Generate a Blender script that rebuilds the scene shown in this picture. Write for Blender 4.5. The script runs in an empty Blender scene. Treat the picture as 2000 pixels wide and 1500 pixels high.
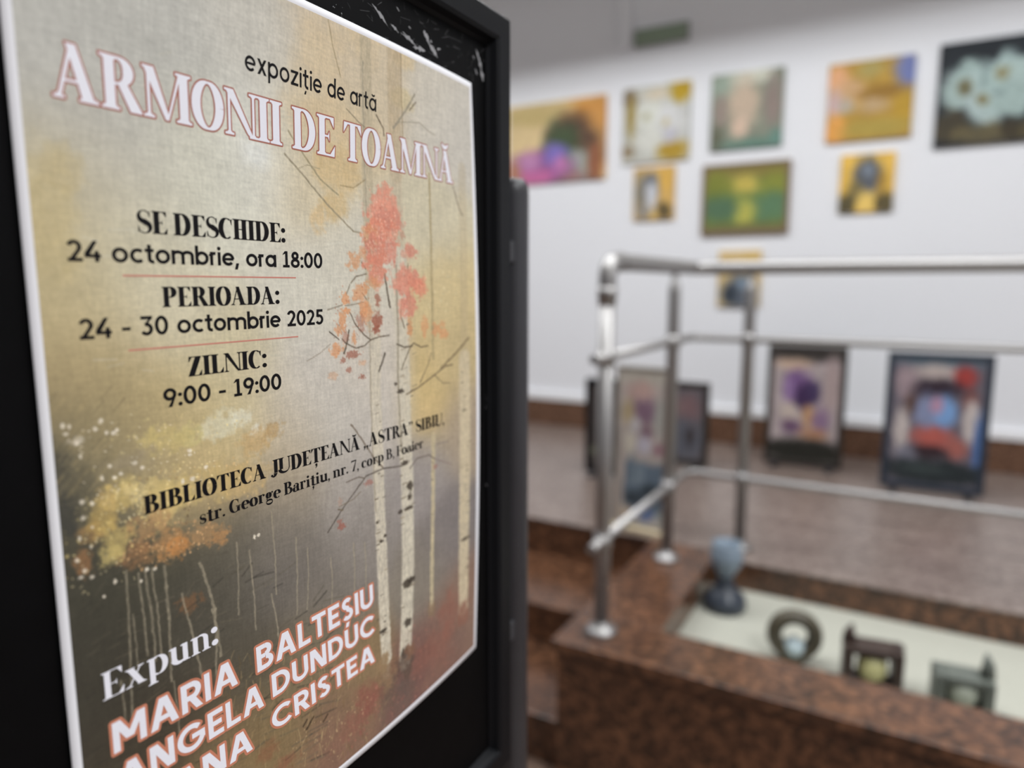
import bpy, bmesh, math, random
import numpy as np
from mathutils import Vector, Matrix
from math import pi, sin, cos, radians, exp

# ------------------------------------------------------------------ camera, world, light, exposure
SC = bpy.context.scene
COL = SC.collection
EYE = 1.45                                     # camera height above the lower floor
cam_d = bpy.data.cameras.new('camera'); cam = bpy.data.objects.new('camera', cam_d); COL.objects.link(cam)
cam.location = (0, 0, EYE)
cam.rotation_euler = (radians(90 - 8.0), 0, radians(29.5))
cam_d.sensor_width = 36.0; cam_d.lens = 1365.0 / 2000 * 36
cam_d.clip_start = 0.02
cam_d.dof.use_dof = True; cam_d.dof.focus_distance = 0.362; cam_d.dof.aperture_fstop = 3.6
SC.camera = cam

wld = bpy.data.worlds.new('World'); SC.world = wld; wld.use_nodes = True
wld.node_tree.nodes['Background'].inputs[0].default_value = (0.80, 0.82, 0.86, 1)
wld.node_tree.nodes['Background'].inputs[1].default_value = 0.285
SC.view_settings.view_transform = 'Standard'; SC.view_settings.look = 'None'
SC.view_settings.gamma = 1; SC.view_settings.use_curve_mapping = False
SC.view_settings.exposure = 0.0
SC.cycles.use_denoising = True
SC.cycles.max_bounces = 8; SC.cycles.caustics_reflective = False; SC.cycles.caustics_refractive = False

def area_lamp(name, loc, sx, sy, power, color=(1, 0.985, 0.96), spread=180, rot=(0, 0, 0)):
    d = bpy.data.lights.new(name, 'AREA'); d.shape = 'RECTANGLE'; d.size = sx; d.size_y = sy
    d.energy = power; d.color = color; d.spread = radians(spread)
    o = bpy.data.objects.new(name, d); COL.objects.link(o); o.location = loc; o.rotation_euler = rot
    return o
VAL_Z = EYE + 2.20                             # lower edge of the shades added to the unseen linear lamps
LINE_LAMPS = []
for ly, cut in ((1.40, 1.24), (1.85, 1.31), (2.30, 1.38), (2.75, 1.46)):   # each shade cuts the light off at about this height on the picture wall
    lz = VAL_Z + 0.25 * (VAL_Z - EYE - cut) / (4.48 - ly - 0.25)
    LINE_LAMPS.append((ly, lz))
    area_lamp('wall_washer_light', (-0.8, ly, lz), 6.5, 0.035, 47, (0.965, 0.985, 1.0))
area_lamp('poster_fill_light', (2.1, -0.2, EYE + 2.38), 1.2, 1.2, 84, (0.97, 0.985, 1.0), spread=128)  # added fill light out of view, brightens the poster

# ------------------------------------------------------------------ helpers
def lin(c):
    c = np.asarray(c, float) / 255.0
    return np.where(c <= 0.04045, c / 12.92, ((c + 0.055) / 1.055) ** 2.4)
def rgba(c, g=1.0):
    l = lin(c) * g
    return (float(l[0]), float(l[1]), float(l[2]), 1.0)
MATS = {}
def mat(name, color, rough=0.6, metal=0.0, spec=0.5, gain=1.0, noise=0.0, nscale=40.0, bump=0.0):
    if name in MATS: return MATS[name]
    m = bpy.data.materials.new(name); m.use_nodes = True; nt = m.node_tree; b = nt.nodes['Principled BSDF']
    b.inputs['Base Color'].default_value = rgba(color, gain); b.inputs['Roughness'].default_value = rough
    b.inputs['Metallic'].default_value = metal; b.inputs['Specular IOR Level'].default_value = spec
    if noise or bump:
        tc = nt.nodes.new('ShaderNodeTexCoord'); n = nt.nodes.new('ShaderNodeTexNoise')
        n.inputs['Scale'].default_value = nscale; n.inputs['Detail'].default_value = 5
        nt.links.new(tc.outputs['Object'], n.inputs['Vector'])
        if noise:
            mp = nt.nodes.new('ShaderNodeMapRange'); mp.inputs['To Min'].default_value = 1 - noise; mp.inputs['To Max'].default_value = 1 + noise
            nt.links.new(n.outputs['Fac'], mp.inputs['Value'])
            mx = nt.nodes.new('ShaderNodeMix'); mx.data_type = 'RGBA'; mx.blend_type = 'MULTIPLY'; mx.inputs['Factor'].default_value = 1
            mx.inputs['A'].default_value = rgba(color, gain); nt.links.new(mp.outputs['Result'], mx.inputs['B'])
            nt.links.new(mx.outputs['Result'], b.inputs['Base Color'])
        if bump:
            bp = nt.nodes.new('ShaderNodeBump'); bp.inputs['Strength'].default_value = bump; bp.inputs['Distance'].default_value = 0.001
            nt.links.new(n.outputs['Fac'], bp.inputs['Height']); nt.links.new(bp.outputs['Normal'], b.inputs['Normal'])
    MATS[name] = m
    return m
def granite(name, dark, mid, light, rough, scale=95.0, spec=0.5):
    m = bpy.data.materials.new(name); m.use_nodes = True; nt = m.node_tree; b = nt.nodes['Principled BSDF']
    tc = nt.nodes.new('ShaderNodeTexCoord')
    v = nt.nodes.new('ShaderNodeTexVoronoi'); v.inputs['Scale'].default_value = scale
    n = nt.nodes.new('ShaderNodeTexNoise'); n.inputs['Scale'].default_value = 9; n.inputs['Detail'].default_value = 6
    nt.links.new(tc.outputs['Object'], v.inputs['Vector']); nt.links.new(tc.outputs['Object'], n.inputs['Vector'])
    sep = nt.nodes.new('ShaderNodeSeparateColor'); nt.links.new(v.outputs['Color'], sep.inputs['Color'])
    ma = nt.nodes.new('ShaderNodeMath'); ma.operation = 'MULTIPLY_ADD'; ma.inputs[1].default_value = 0.65
    mb = nt.nodes.new('ShaderNodeMath'); mb.operation = 'MULTIPLY'; mb.inputs[1].default_value = 0.35
    nt.links.new(sep.outputs[0], ma.inputs[0]); nt.links.new(n.outputs['Fac'], mb.inputs[0]); nt.links.new(mb.outputs[0], ma.inputs[2])
    r = nt.nodes.new('ShaderNodeValToRGB'); e = r.color_ramp.elements
    e[0].position = 0.15; e[0].color = rgba(dark); e[1].position = 0.88; e[1].color = rgba(light)
    x = e.new(0.5); x.color = rgba(mid)
    nt.links.new(ma.outputs[0], r.inputs['Fac']); nt.links.new(r.outputs['Color'], b.inputs['Base Color'])
    b.inputs['Roughness'].default_value = rough; b.inputs['Specular IOR Level'].default_value = spec
    return m
def painted(name, rough=0.5, weave=0.0, spec=0.5):
    """colours of a picture come from the mesh's own colour layer, with a procedural canvas grain"""
    m = bpy.data.materials.new(name); m.use_nodes = True; nt = m.node_tree; b = nt.nodes['Principled BSDF']
    a = nt.nodes.new('ShaderNodeAttribute'); a.attribute_name = 'paint'
    b.inputs['Roughness'].default_value = rough; b.inputs['Specular IOR Level'].default_value = spec
    if weave:
        tc = nt.nodes.new('ShaderNodeTexCoord'); mp = nt.nodes.new('ShaderNodeMapping'); mp.inputs['Scale'].default_value = (1, 1, 0.16)
        n = nt.nodes.new('ShaderNodeTexNoise'); n.inputs['Scale'].default_value = 1100; n.inputs['Detail'].default_value = 2
        nt.links.new(tc.outputs['Object'], mp.inputs['Vector']); nt.links.new(mp.outputs['Vector'], n.inputs['Vector'])
        m2 = nt.nodes.new('ShaderNodeMapping'); m2.inputs['Scale'].default_value = (1, 0.16, 1)
        n2 = nt.nodes.new('ShaderNodeTexNoise'); n2.inputs['Scale'].default_value = 1100; n2.inputs['Detail'].default_value = 2
        nt.links.new(tc.outputs['Object'], m2.inputs['Vector']); nt.links.new(m2.outputs['Vector'], n2.inputs['Vector'])
        ad = nt.nodes.new('ShaderNodeMath'); ad.operation = 'ADD'; nt.links.new(n.outputs['Fac'], ad.inputs[0]); nt.links.new(n2.outputs['Fac'], ad.inputs[1])
        mr = nt.nodes.new('ShaderNodeMapRange'); mr.inputs['From Min'].default_value = 0.6; mr.inputs['From Max'].default_value = 1.4
        mr.inputs['To Min'].default_value = 1 - weave; mr.inputs['To Max'].default_value = 1 + weave
        nt.links.new(ad.outputs[0], mr.inputs['Value'])
        mx = nt.nodes.new('ShaderNodeMix'); mx.data_type = 'RGBA'; mx.blend_type = 'MULTIPLY'; mx.inputs['Factor'].default_value = 1
        nt.links.new(a.outputs['Color'], mx.inputs['A']); nt.links.new(mr.outputs['Result'], mx.inputs['B'])
        nt.links.new(mx.outputs['Result'], b.inputs['Base Color'])
    else:
        nt.links.new(a.outputs['Color'], b.inputs['Base Color'])
    return m

def link(name, me, m, parent=None, loc=None, smooth=False):
    o = bpy.data.objects.new(name, me); COL.objects.link(o)
    if m: me.materials.append(m)
    if parent: o.parent = parent
    if loc is not None: o.location = loc
    if smooth:
        for p in me.polygons: p.use_smooth = True
    return o
def tag(o, label, cat, group=None):
    o['label'] = label; o['category'] = cat
    if group: o['group'] = group
    return o
def thing(name, loc, label, cat, group=None, rz=0.0):
    o = bpy.data.objects.new(name, None); COL.objects.link(o); o.location = loc; o.rotation_euler = (0, 0, rz)
    o.empty_display_size = 0.05
    return tag(o, label, cat, group)
def struct(o):
    o['kind'] = 'structure'; return o
def add_box(bm, x0, x1, y0, y1, z0, z1, bevel=0.0, seg=2):
    r = bmesh.ops.create_cube(bm, size=1.0, matrix=Matrix.Translation(((x0+x1)/2, (y0+y1)/2, (z0+z1)/2)) @ Matrix.Diagonal((x1-x0, y1-y0, z1-z0, 1)))
    if bevel:
        es = list({e for v in r['verts'] for e in v.link_edges})
        bmesh.ops.bevel(bm, geom=es, offset=bevel, segments=seg, profile=0.5, affect='EDGES')
def add_tube(bm, pts, r, n=20, caps=True):
    """round bar swept along points; r is a number or one radius per point"""
    P = [Vector(p) for p in pts]; R = [r]*len(P) if not hasattr(r, '__len__') else list(r)
    rings = []; up = None
    for i, p in enumerate(P):
        t = ((P[min(i+1, len(P)-1)] - P[max(i-1, 0)])).normalized()
        if up is None:
            up = Vector((0, 0, 1)) if abs(t.z) < 0.9 else Vector((1, 0, 0))
        u = (up - t * up.dot(t)).normalized(); v = t.cross(u); up = u
        rings.append([bm.verts.new(p + (u*cos(2*pi*k/n) + v*sin(2*pi*k/n))*R[i]) for k in range(n)])
    for a, b in zip(rings, rings[1:]):
        for k in range(n):
            f = bm.faces.new((a[k], a[(k+1) % n], b[(k+1) % n], b[k])); f.smooth = True
    if caps:
        bm.faces.new(rings[0][::-1]); bm.faces.new(rings[-1])
def bend(pts, rad, n=8):
    """rounds the inner corners of a polyline"""
    P = [Vector(p) for p in pts]; out = [P[0]]
    for i in range(1, len(P)-1):
        a = (P[i-1]-P[i]).normalized(); b = (P[i+1]-P[i]).normalized()
        s, e = P[i]+a*rad, P[i]+b*rad
        for k in range(n+1):
            t = k/n
            out.append(s*(1-t)**2 + P[i]*2*t*(1-t) + e*t*t)
    out.append(P[-1]); return out
def add_lathe(bm, prof, n=32, c=(0, 0, 0)):
    rings = []
    for (r, z) in prof:
        rings.append([bm.verts.new((c[0]+max(r, 1e-5)*cos(2*pi*k/n), c[1]+max(r, 1e-5)*sin(2*pi*k/n), c[2]+z)) for k in range(n)])
    for a, b in zip(rings, rings[1:]):
        for k in range(n):
            f = bm.faces.new((a[k], a[(k+1) % n], b[(k+1) % n], b[k])); f.smooth = True
    bm.faces.new(rings[0][::-1]); bm.faces.new(rings[-1])
def done(bm, name, m, parent=None, loc=None):
    bmesh.ops.recalc_face_normals(bm, faces=bm.faces)
    me = bpy.data.meshes.new(name); bm.to_mesh(me); bm.free()
    return link(name, me, m, parent, loc)
def box(name, m, x0, x1, y0, y1, z0, z1, parent=None, bevel=0.0):
    bm = bmesh.new(); add_box(bm, x0, x1, y0, y1, z0, z1, bevel); return done(bm, name, m, parent)
def grid_mesh(name, verts, nx, ny, colors=None):
    """verts: (ny*nx,3) array in rows; quads with a colour layer named paint"""
    me = bpy.data.meshes.new(name)
    idx = np.arange(nx*ny).reshape(ny, nx)
    q = np.stack([idx[:-1, :-1], idx[1:, :-1], idx[1:, 1:], idx[:-1, 1:]], -1).reshape(-1, 4)
    me.vertices.add(nx*ny); me.vertices.foreach_set('co', np.asarray(verts, np.float32).ravel())
    me.loops.add(q.size); me.loops.foreach_set('vertex_index', q.ravel().astype(np.int32))
    me.polygons.add(len(q)); me.polygons.foreach_set('loop_start', np.arange(0, q.size, 4, dtype=np.int32))
    me.polygons.foreach_set('loop_total', np.full(len(q), 4, np.int32))
    me.polygons.foreach_set('use_smooth', np.ones(len(q), bool))
    me.update(calc_edges=True)
    if colors is not None:
        at = me.color_attributes.new('paint', 'FLOAT_COLOR', 'POINT')
        c = np.ones((nx*ny, 4), np.float32); c[:, :3] = colors.reshape(-1, 3)
        at.data.foreach_set('color', c.ravel())
    return me

# ------------------------------------------------------------------ picture painting (numpy)
RS = np.random.RandomState(11)
LAT = RS.rand(256, 256)
def vnoise(x, y):
    xi = np.floor(x).astype(int); yi = np.floor(y).astype(int); fx = x-xi; fy = y-yi
    fx = fx*fx*(3-2*fx); fy = fy*fy*(3-2*fy)
    a = LAT[yi % 256, xi % 256]; b = LAT[yi % 256, (xi+1) % 256]; c = LAT[(yi+1) % 256, xi % 256]; d = LAT[(yi+1) % 256, (xi+1) % 256]
    return (a*(1-fx)+b*fx)*(1-fy) + (c*(1-fx)+d*fx)*fy
def fbm(x, y, o=3):
    s = 0; w = 0
    for k in range(o):
        s = s + vnoise(x*2**k+17*k, y*2**k+31*k)*0.55**k; w += 0.55**k
    return s/w
class Canvas:
    def __init__(self, w, h, res):
        self.res = res; self.nx = int(w*res)+1; self.ny = int(h*res)+1
        self.U, self.V = np.meshgrid(np.linspace(0, w, self.nx), np.linspace(0, h, self.ny))
        self.C = np.zeros((self.ny, self.nx, 3))
    def win(self, u0, u1, v0, v1):
        su = (self.nx-1)/self.U[0, -1]; sv = (self.ny-1)/self.V[-1, 0]
        a = max(0, int(u0*su)); b = min(self.nx, int(u1*su)+2); c = max(0, int(v0*sv)); d = min(self.ny, int(v1*sv)+2)
        return (slice(c, d), slice(a, b)) if a < b and c < d else None
    def base(self, pts, sig):
        N = np.zeros_like(self.C); D = np.zeros(self.U.shape)
        for (u, v, r, g, b) in pts:
            k = np.exp(-((self.U-u)**2+(self.V-v)**2)/(2*sig*sig)) + 1e-7/(1+((self.U-u)**2+(self.V-v)**2)/sig**2)
            N += k[..., None]*np.array((r, g, b), float); D += k
        self.C = N/D[..., None]
    def mix(self, w, m, c):
        self.C[w] += (np.array(c, float)-self.C[w])*m[..., None]
    def blob(self, u, v, ru, rv, c, a=1, rough=.5, soft=.35, ns=None):
        e = 1.5+soft; w = self.win(u-ru*e, u+ru*e, v-rv*e, v+rv*e)
        if w is None: return
        U, V = self.U[w], self.V[w]; d = np.sqrt(((U-u)/ru)**2+((V-v)/rv)**2)
        f = ns or 2.2/max(min(ru, rv), 1e-6)
        n = fbm(U*f+u, V*f+v)-.5
        g = fbm(U*f*3+v, V*f*3+u, 2)
        m = np.clip((1-d+rough*1.3*n)/soft, 0, 1)*a*(0.8+0.4*g)
        self.mix(w, np.clip(m, 0, 1), np.array(c, float)*(0.94+0.12*fbm(np.array([[u*1.7]]), np.array([[v*1.3]]))[0, 0]))
    def line(self, pts, wd, c, a=1):
        p = np.array(pts, float); lo = p.min(0)-wd-1; hi = p.max(0)+wd+1
        w = self.win(lo[0], hi[0], lo[1], hi[1])
        if w is None: return
        U, V = self.U[w], self.V[w]; U = U+(fbm(U*.35, V*.35)-.5)*min(wd, 1.2); best = np.full(U.shape, 1e9)
        for (x0, y0), (x1, y1) in zip(p, p[1:]):
            dx, dy = x1-x0, y1-y0; t = np.clip(((U-x0)*dx+(V-y0)*dy)/max(dx*dx+dy*dy, 1e-9), 0, 1)
            best = np.minimum(best, np.hypot(U-x0-t*dx, V-y0-t*dy))
        px = 1/self.res; h = wd/2
        m = np.clip((h-best)/max(px, h*.35)+.5, 0, 1)*min(1, wd/px)*a*(.75+.5*vnoise(U*.9, V*.5))
        if wd > 3: self.mix(w, np.clip(m, 0, 1), c); self.shade(w, m, U)
        else: self.mix(w, np.clip(m, 0, 1), c)
    def shade(self, w, m, U):
        self.C[w] *= 1-(m*.16*(fbm(U*1.3, self.V[w]*.25)-.35))[..., None]
    def scatter(self, u, v, ru, rv, n, s, c, a):
        for i in range(n):
            th = RS.rand()*2*pi; r = RS.rand()**.5
            k = s*(0.6+RS.rand()*.9)
            self.blob(u+ru*r*cos(th), v+rv*r*sin(th), k*(.6+RS.rand()*.5), k*(.6+RS.rand()*.6), np.array(c)*(0.9+0.2*RS.rand()), a, .4, .5, ns=.6)
    def linear(self, gain): return np.clip(lin(np.clip(self.C, 0, 255))*gain, 0, .9)

# autumn picture of the poster, millimetres from its top left corner: soft base colours, then blobs (0), strokes (1) and dabs (2)
ART_GAIN = 1.12
ART_BASE = [(16,47,182,181,173),(55,37,184,183,175),(106,23,196,193,182),(152,14,203,189,165),(193,14,200,186,160),(244,18,198,192,178),(274,34,192,187,176),(8,67,178,177,170),(44,48,180,179,171),(32,80,182,180,173),(11,101,188,174,138),(3,120,188,172,130),(26,99,190,187,172),(64,80,200,198,182),(105,78,212,212,203),(81,97,205,203,186),(137,85,203,190,160),(152,57,203,187,155),(39,118,198,192,168),(17,148,195,182,145),(4,148,172,158,120),(48,149,202,195,170),(135,140,203,199,184),(166,123,203,198,182),(249,104,198,190,165),(259,141,202,184,140),(269,190,190,172,130),(172,188,200,192,178),(132,195,198,193,184),(84,183,196,186,155),(24,179,190,170,125),(7,175,170,150,110),(9,193,125,115,88),(5,206,78,74,63),(18,204,150,138,105),(33,203,178,160,115),(56,208,185,165,115),(77,209,200,185,140),(117,211,190,178,155),(150,217,190,185,175),(194,215,192,185,175),(240,215,200,176,122),(275,235,165,150,130),(10,227,70,68,58),(43,214,160,148,120),(67,224,185,160,115),(115,238,170,155,130),(160,255,165,158,150),(228,262,150,143,138),(255,316,125,118,115),(167,288,140,133,126),(113,263,125,118,108),(78,265,95,90,78),(39,263,70,68,57),(11,259,66,64,54),(15,293,64,61,52),(62,292,78,74,64),(108,289,108,102,95),(144,311,118,111,102),(230,337,130,122,110),(266,371,135,110,95),(33,339,70,62,50),(24,310,62,58,49),(82,327,84,78,66),(121,346,120,108,85),(160,375,135,115,85),(100,379,130,110,78),(70,369,125,105,75),(239,390,120,90,80),(207,403,115,85,78),(140,393,125,95,80)]
ART = [
(0,9.6,114.3,13.3,27.7,(188,172,128),0.55,0.50,0.50),
(0,15.4,97.2,10.9,11.1,(190,174,132),0.50,0.60,0.40),
(0,144.8,18.7,24.9,29.4,(208,188,152),0.50,0.80,0.70),
(0,174.9,2.5,24.9,18.3,(206,186,150),0.50,0.80,0.70),
(0,216.4,4.5,15.1,8.6,(204,182,140),0.55,0.40,0.40),
(0,214.8,29.4,14.0,8.1,(198,182,140),0.60,0.40,0.40),
(0,152.2,52.1,30.3,15.5,(206,184,148),0.50,0.80,0.70),
(0,159.5,77.2,23.7,16.2,(203,176,128),0.60,0.80,0.50),
(0,155.1,96.6,12.4,10.8,(200,172,122),0.60,0.80,0.50),
(0,145.3,104.2,7.5,9.3,(200,172,126),0.60,0.80,0.50),
(0,104.7,77.8,11.5,9.9,(218,219,212),0.80,0.30,0.60),
(1,((46.6,60.8),(54.5,57.8)),0.61,(212,210,196),0.35),
(1,((20.8,121.5),(26.8,122.7)),0.59,(212,210,196),0.35),
(1,((41.0,118.6),(48.0,117.1)),0.63,(212,210,196),0.35),
(1,((41.1,174.7),(45.8,175.7)),0.65,(190,186,168),0.35),
(1,((118.4,58.2),(129.0,56.6)),0.74,(190,186,168),0.35),
(1,((26.6,128.5),(36.2,128.1)),0.61,(212,210,196),0.35),
(1,((46.2,83.9),(59.2,82.8)),0.63,(190,186,168),0.35),
(1,((22.2,89.3),(31.6,87.2)),0.58,(212,210,196),0.35),
(1,((62.1,126.2),(71.5,124.6)),0.67,(190,186,168),0.35),
(1,((42.4,154.3),(47.6,154.4)),0.64,(190,186,168),0.35),
(1,((74.7,133.0),(87.9,131.5)),0.71,(212,210,196),0.35),
(1,((21.4,168.8),(30.6,169.4)),0.62,(212,210,196),0.35),
(1,((53.7,147.5),(61.7,147.9)),0.67,(190,186,168),0.35),
(1,((33.3,58.7),(39.1,58.1)),0.58,(212,210,196),0.35),
(1,((26.6,172.1),(33.3,171.2)),0.62,(190,186,168),0.35),
(1,((97.0,172.8),(115.4,175.3)),0.78,(190,186,168),0.35),
(1,((23.3,88.8),(34.7,87.8)),0.59,(190,186,168),0.35),
(1,((123.2,170.4),(140.3,169.7)),0.82,(212,210,196),0.35),
(1,((133.2,71.5),(143.8,70.2)),0.77,(212,210,196),0.35),
(1,((57.6,45.9),(62.7,43.4)),0.61,(190,186,168),0.35),
(1,((149.9,117.8),(164.9,115.8)),0.84,(212,210,196),0.35),
(1,((34.5,58.5),(44.7,56.3)),0.59,(212,210,196),0.35),
(1,((87.4,117.1),(100.0,115.7)),0.72,(212,210,196),0.35),
(1,((30.9,118.3),(41.6,117.3)),0.61,(212,210,196),0.35),
(1,((73.1,74.0),(82.6,70.7)),0.66,(190,186,168),0.35),
(1,((65.2,133.1),(74.8,131.9)),0.68,(212,210,196),0.35),
(0,253.4,140.6,22.6,30.6,(200,182,140),0.45,0.60,0.70),
(0,252.0,188.8,25.5,24.4,(200,180,136),0.45,0.60,0.70),
(0,237.1,221.8,19.3,19.0,(202,178,130),0.50,0.50,0.70),
(2,256.2,140.6,20.0,20.5,22,1.37,(214,200,160),0.70),
(1,((180.3,1.0),(182.8,37.8),(183.1,73.9),(184.3,117.0),(185.3,164.6)),9.18,(184,172,146),0.75),
(1,((205.5,-6.6),(207.5,38.3),(209.0,73.3)),12.07,(184,166,136),0.60),
(1,((208.5,70.4),(209.9,100.4),(211.8,140.6)),11.29,(188,174,150),0.50),
(1,((179.0,17.2),(181.0,74.2),(182.2,99.7)),1.30,(150,142,125),0.55),
(1,((212.2,-2.9),(215.5,45.5),(215.9,69.4)),1.50,(150,132,105),0.60),
(1,((242.8,68.8),(244.0,114.1),(244.2,188.1)),2.21,(160,145,110),0.70),
(1,((280.8,60.3),(280.7,108.8),(279.4,198.5)),9.12,(178,162,132),0.32),
(0,76.9,204.4,12.4,8.4,(212,208,182),0.66,1.10,0.50),
(0,88.6,202.6,7.3,5.4,(216,213,192),0.66,1.10,0.50),
(0,97.2,210.5,4.3,4.6,(222,220,205),0.66,1.10,0.50),
(0,60.7,206.2,8.9,5.8,(200,188,130),0.66,1.10,0.50),
(0,50.7,206.6,12.0,6.7,(196,178,120),0.66,1.10,0.50),
(0,42.6,203.9,6.8,5.5,(200,182,120),0.66,1.10,0.50),
(0,96.8,215.6,10.8,7.6,(186,156,108),0.66,1.10,0.50),
(0,106.6,212.2,8.1,5.2,(180,150,105),0.66,1.10,0.50),
(0,89.6,232.0,17.9,11.4,(192,165,115),0.66,1.10,0.50),
(0,72.3,230.3,16.4,9.7,(190,166,112),0.66,1.10,0.50),
(0,53.8,230.4,11.1,10.3,(205,182,118),0.66,1.10,0.50),
(0,42.1,226.2,8.0,6.7,(208,186,125),0.66,1.10,0.50),
(0,27.6,224.7,8.4,6.8,(205,180,112),0.66,1.10,0.50),
(0,21.3,225.1,5.1,6.3,(205,176,112),0.66,1.10,0.50),
(0,46.1,235.3,10.6,9.0,(205,180,120),0.66,1.10,0.50),
(0,34.1,225.3,6.6,6.1,(215,196,140),0.66,1.10,0.50),
(0,25.1,242.5,9.4,8.5,(195,172,108),0.66,1.10,0.50),
(0,21.4,248.9,5.1,5.3,(200,180,115),0.66,1.10,0.50),
(0,15.3,236.1,5.9,5.4,(150,118,78),0.66,1.10,0.50),
(0,19.5,234.2,7.0,8.4,(185,158,95),0.66,1.10,0.50),
(0,10.3,248.2,4.2,6.2,(150,108,72),0.66,1.10,0.50),
(0,47.2,252.0,13.1,7.3,(190,142,92),0.66,1.10,0.50),
(0,50.7,255.9,7.3,6.0,(200,138,80),0.66,1.10,0.50),
(0,38.5,242.2,11.3,7.8,(180,142,98),0.66,1.10,0.50),
(0,71.7,257.5,7.7,5.4,(188,138,88),0.66,1.10,0.50),
(0,65.2,252.9,9.2,6.0,(176,138,95),0.66,1.10,0.50),
(0,32.0,252.5,7.6,6.6,(150,112,78),0.66,1.10,0.50),
(0,54.9,283.6,7.1,4.8,(120,88,62),0.66,1.10,0.50),
(0,12.5,199.2,4.2,2.0,(205,196,180),0.66,1.10,0.50),
(2,50.5,208.9,43.7,13.5,60,0.70,(214,196,140),0.65),
(2,42.0,227.3,30.0,11.1,70,0.68,(222,204,150),0.65),
(2,25.6,236.1,23.1,17.0,70,0.63,(216,194,128),0.65),
(2,47.2,252.0,22.8,9.6,80,0.70,(206,164,116),0.65),
(2,33.7,245.2,28.8,13.2,60,0.66,(120,100,76),0.65),
(2,31.1,222.3,25.9,10.7,50,0.64,(170,146,100),0.65),
(2,77.8,231.7,31.1,12.3,50,0.79,(208,178,126),0.65),
(0,4.1,209.5,7.2,13.7,(72,70,62),0.75,0.70,0.60),
(0,11.0,217.2,9.4,12.0,(88,84,70),0.50,0.80,0.60),
(0,6.2,228.2,6.4,12.0,(62,62,58),0.70,0.70,0.60),
(0,34.1,212.1,13.1,6.4,(150,138,115),0.50,0.80,0.60),
(1,((2.9,191.7),(7.3,187.3)),0.45,(150,134,98),0.45),
(1,((14.8,215.0),(19.6,210.7)),0.50,(100,92,72),0.45),
(1,((27.2,191.2),(32.3,186.4)),0.53,(150,134,98),0.45),
(1,((27.3,198.5),(32.4,193.8)),0.53,(150,134,98),0.45),
(1,((30.2,202.8),(35.3,198.1)),0.54,(170,152,112),0.45),
(1,((18.5,216.6),(23.4,212.3)),0.51,(170,152,112),0.45),
(1,((2.7,196.8),(7.1,192.5)),0.45,(100,92,72),0.45),
(1,((5.6,216.8),(10.1,212.7)),0.47,(150,134,98),0.45),
(1,((9.8,209.1),(14.4,204.8)),0.48,(170,152,112),0.45),
(1,((10.0,199.5),(14.6,195.1)),0.48,(150,134,98),0.45),
(1,((18.9,212.3),(23.8,208.0)),0.51,(100,92,72),0.45),
(1,((10.8,198.6),(15.4,194.2)),0.48,(100,92,72),0.45),
(1,((1.6,219.7),(6.0,215.6)),0.46,(170,152,112),0.45),
(1,((21.5,186.2),(26.3,181.6)),0.51,(170,152,112),0.45),
(1,((3.1,219.9),(7.5,215.9)),0.46,(170,152,112),0.45),
(1,((24.4,221.5),(29.4,217.1)),0.53,(170,152,112),0.45),
(1,((18.7,207.4),(23.6,203.0)),0.51,(170,152,112),0.45),
(1,((12.6,198.8),(17.3,194.4)),0.49,(150,134,98),0.45),
(1,((8.0,188.7),(12.5,184.2)),0.47,(170,152,112),0.45),
(1,((27.5,190.1),(32.6,185.4)),0.53,(100,92,72),0.45),
(1,((26.1,208.2),(31.2,203.7)),0.53,(150,134,98),0.45),
(1,((5.2,206.1),(9.7,201.8)),0.46,(170,152,112),0.45),
(1,((23.2,204.3),(28.1,199.8)),0.52,(170,152,112),0.45),
(1,((14.7,186.6),(19.3,182.0)),0.49,(170,152,112),0.45),
(1,((17.8,203.9),(22.6,199.4)),0.50,(100,92,72),0.45),
(1,((19.4,189.8),(24.2,185.2)),0.50,(100,92,72),0.45),
(1,((2.1,216.1),(6.5,212.0)),0.46,(150,134,98),0.45),
(1,((9.8,196.6),(14.3,192.1)),0.48,(150,134,98),0.45),
(1,((3.4,203.1),(7.8,198.8)),0.46,(100,92,72),0.45),
(1,((5.1,220.8),(9.6,216.7)),0.47,(100,92,72),0.45),
(1,((7.6,201.7),(12.1,197.4)),0.47,(100,92,72),0.45),
(1,((5.0,186.6),(9.5,182.1)),0.46,(170,152,112),0.45),
(1,((24.3,200.1),(29.3,195.5)),0.52,(100,92,72),0.45),
(1,((11.9,211.7),(16.5,207.4)),0.49,(100,92,72),0.45),
(1,((1.7,216.1),(6.1,212.0)),0.46,(150,134,98),0.45),
(1,((17.5,222.2),(22.4,218.0)),0.51,(100,92,72),0.45),
(1,((11.8,215.3),(16.4,211.0)),0.49,(150,134,98),0.45),
(1,((12.5,189.7),(17.1,185.1)),0.48,(170,152,112),0.45),
(1,((5.2,201.5),(9.7,197.2)),0.46,(100,92,72),0.45),
(1,((6.6,221.1),(11.1,217.0)),0.47,(150,134,98),0.45),
(1,((22.8,184.8),(27.7,180.1)),0.51,(100,92,72),0.45),
(1,((5.7,186.5),(10.2,182.1)),0.46,(170,152,112),0.45),
(1,((17.9,205.5),(22.7,201.0)),0.50,(170,152,112),0.45),
(1,((6.7,216.0),(11.2,211.8)),0.47,(100,92,72),0.45),
(1,((8.5,189.7),(13.0,185.2)),0.47,(170,152,112),0.45),
(1,((2.8,183.8),(7.1,179.4)),0.45,(100,92,72),0.45),
(1,((14.9,220.7),(19.7,216.4)),0.50,(170,152,112),0.45),
(1,((8.3,217.2),(12.8,213.0)),0.48,(100,92,72),0.45),
(1,((18.5,202.1),(23.3,197.6)),0.50,(150,134,98),0.45),
(1,((7.7,206.2),(12.2,201.9)),0.47,(170,152,112),0.45),
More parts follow.
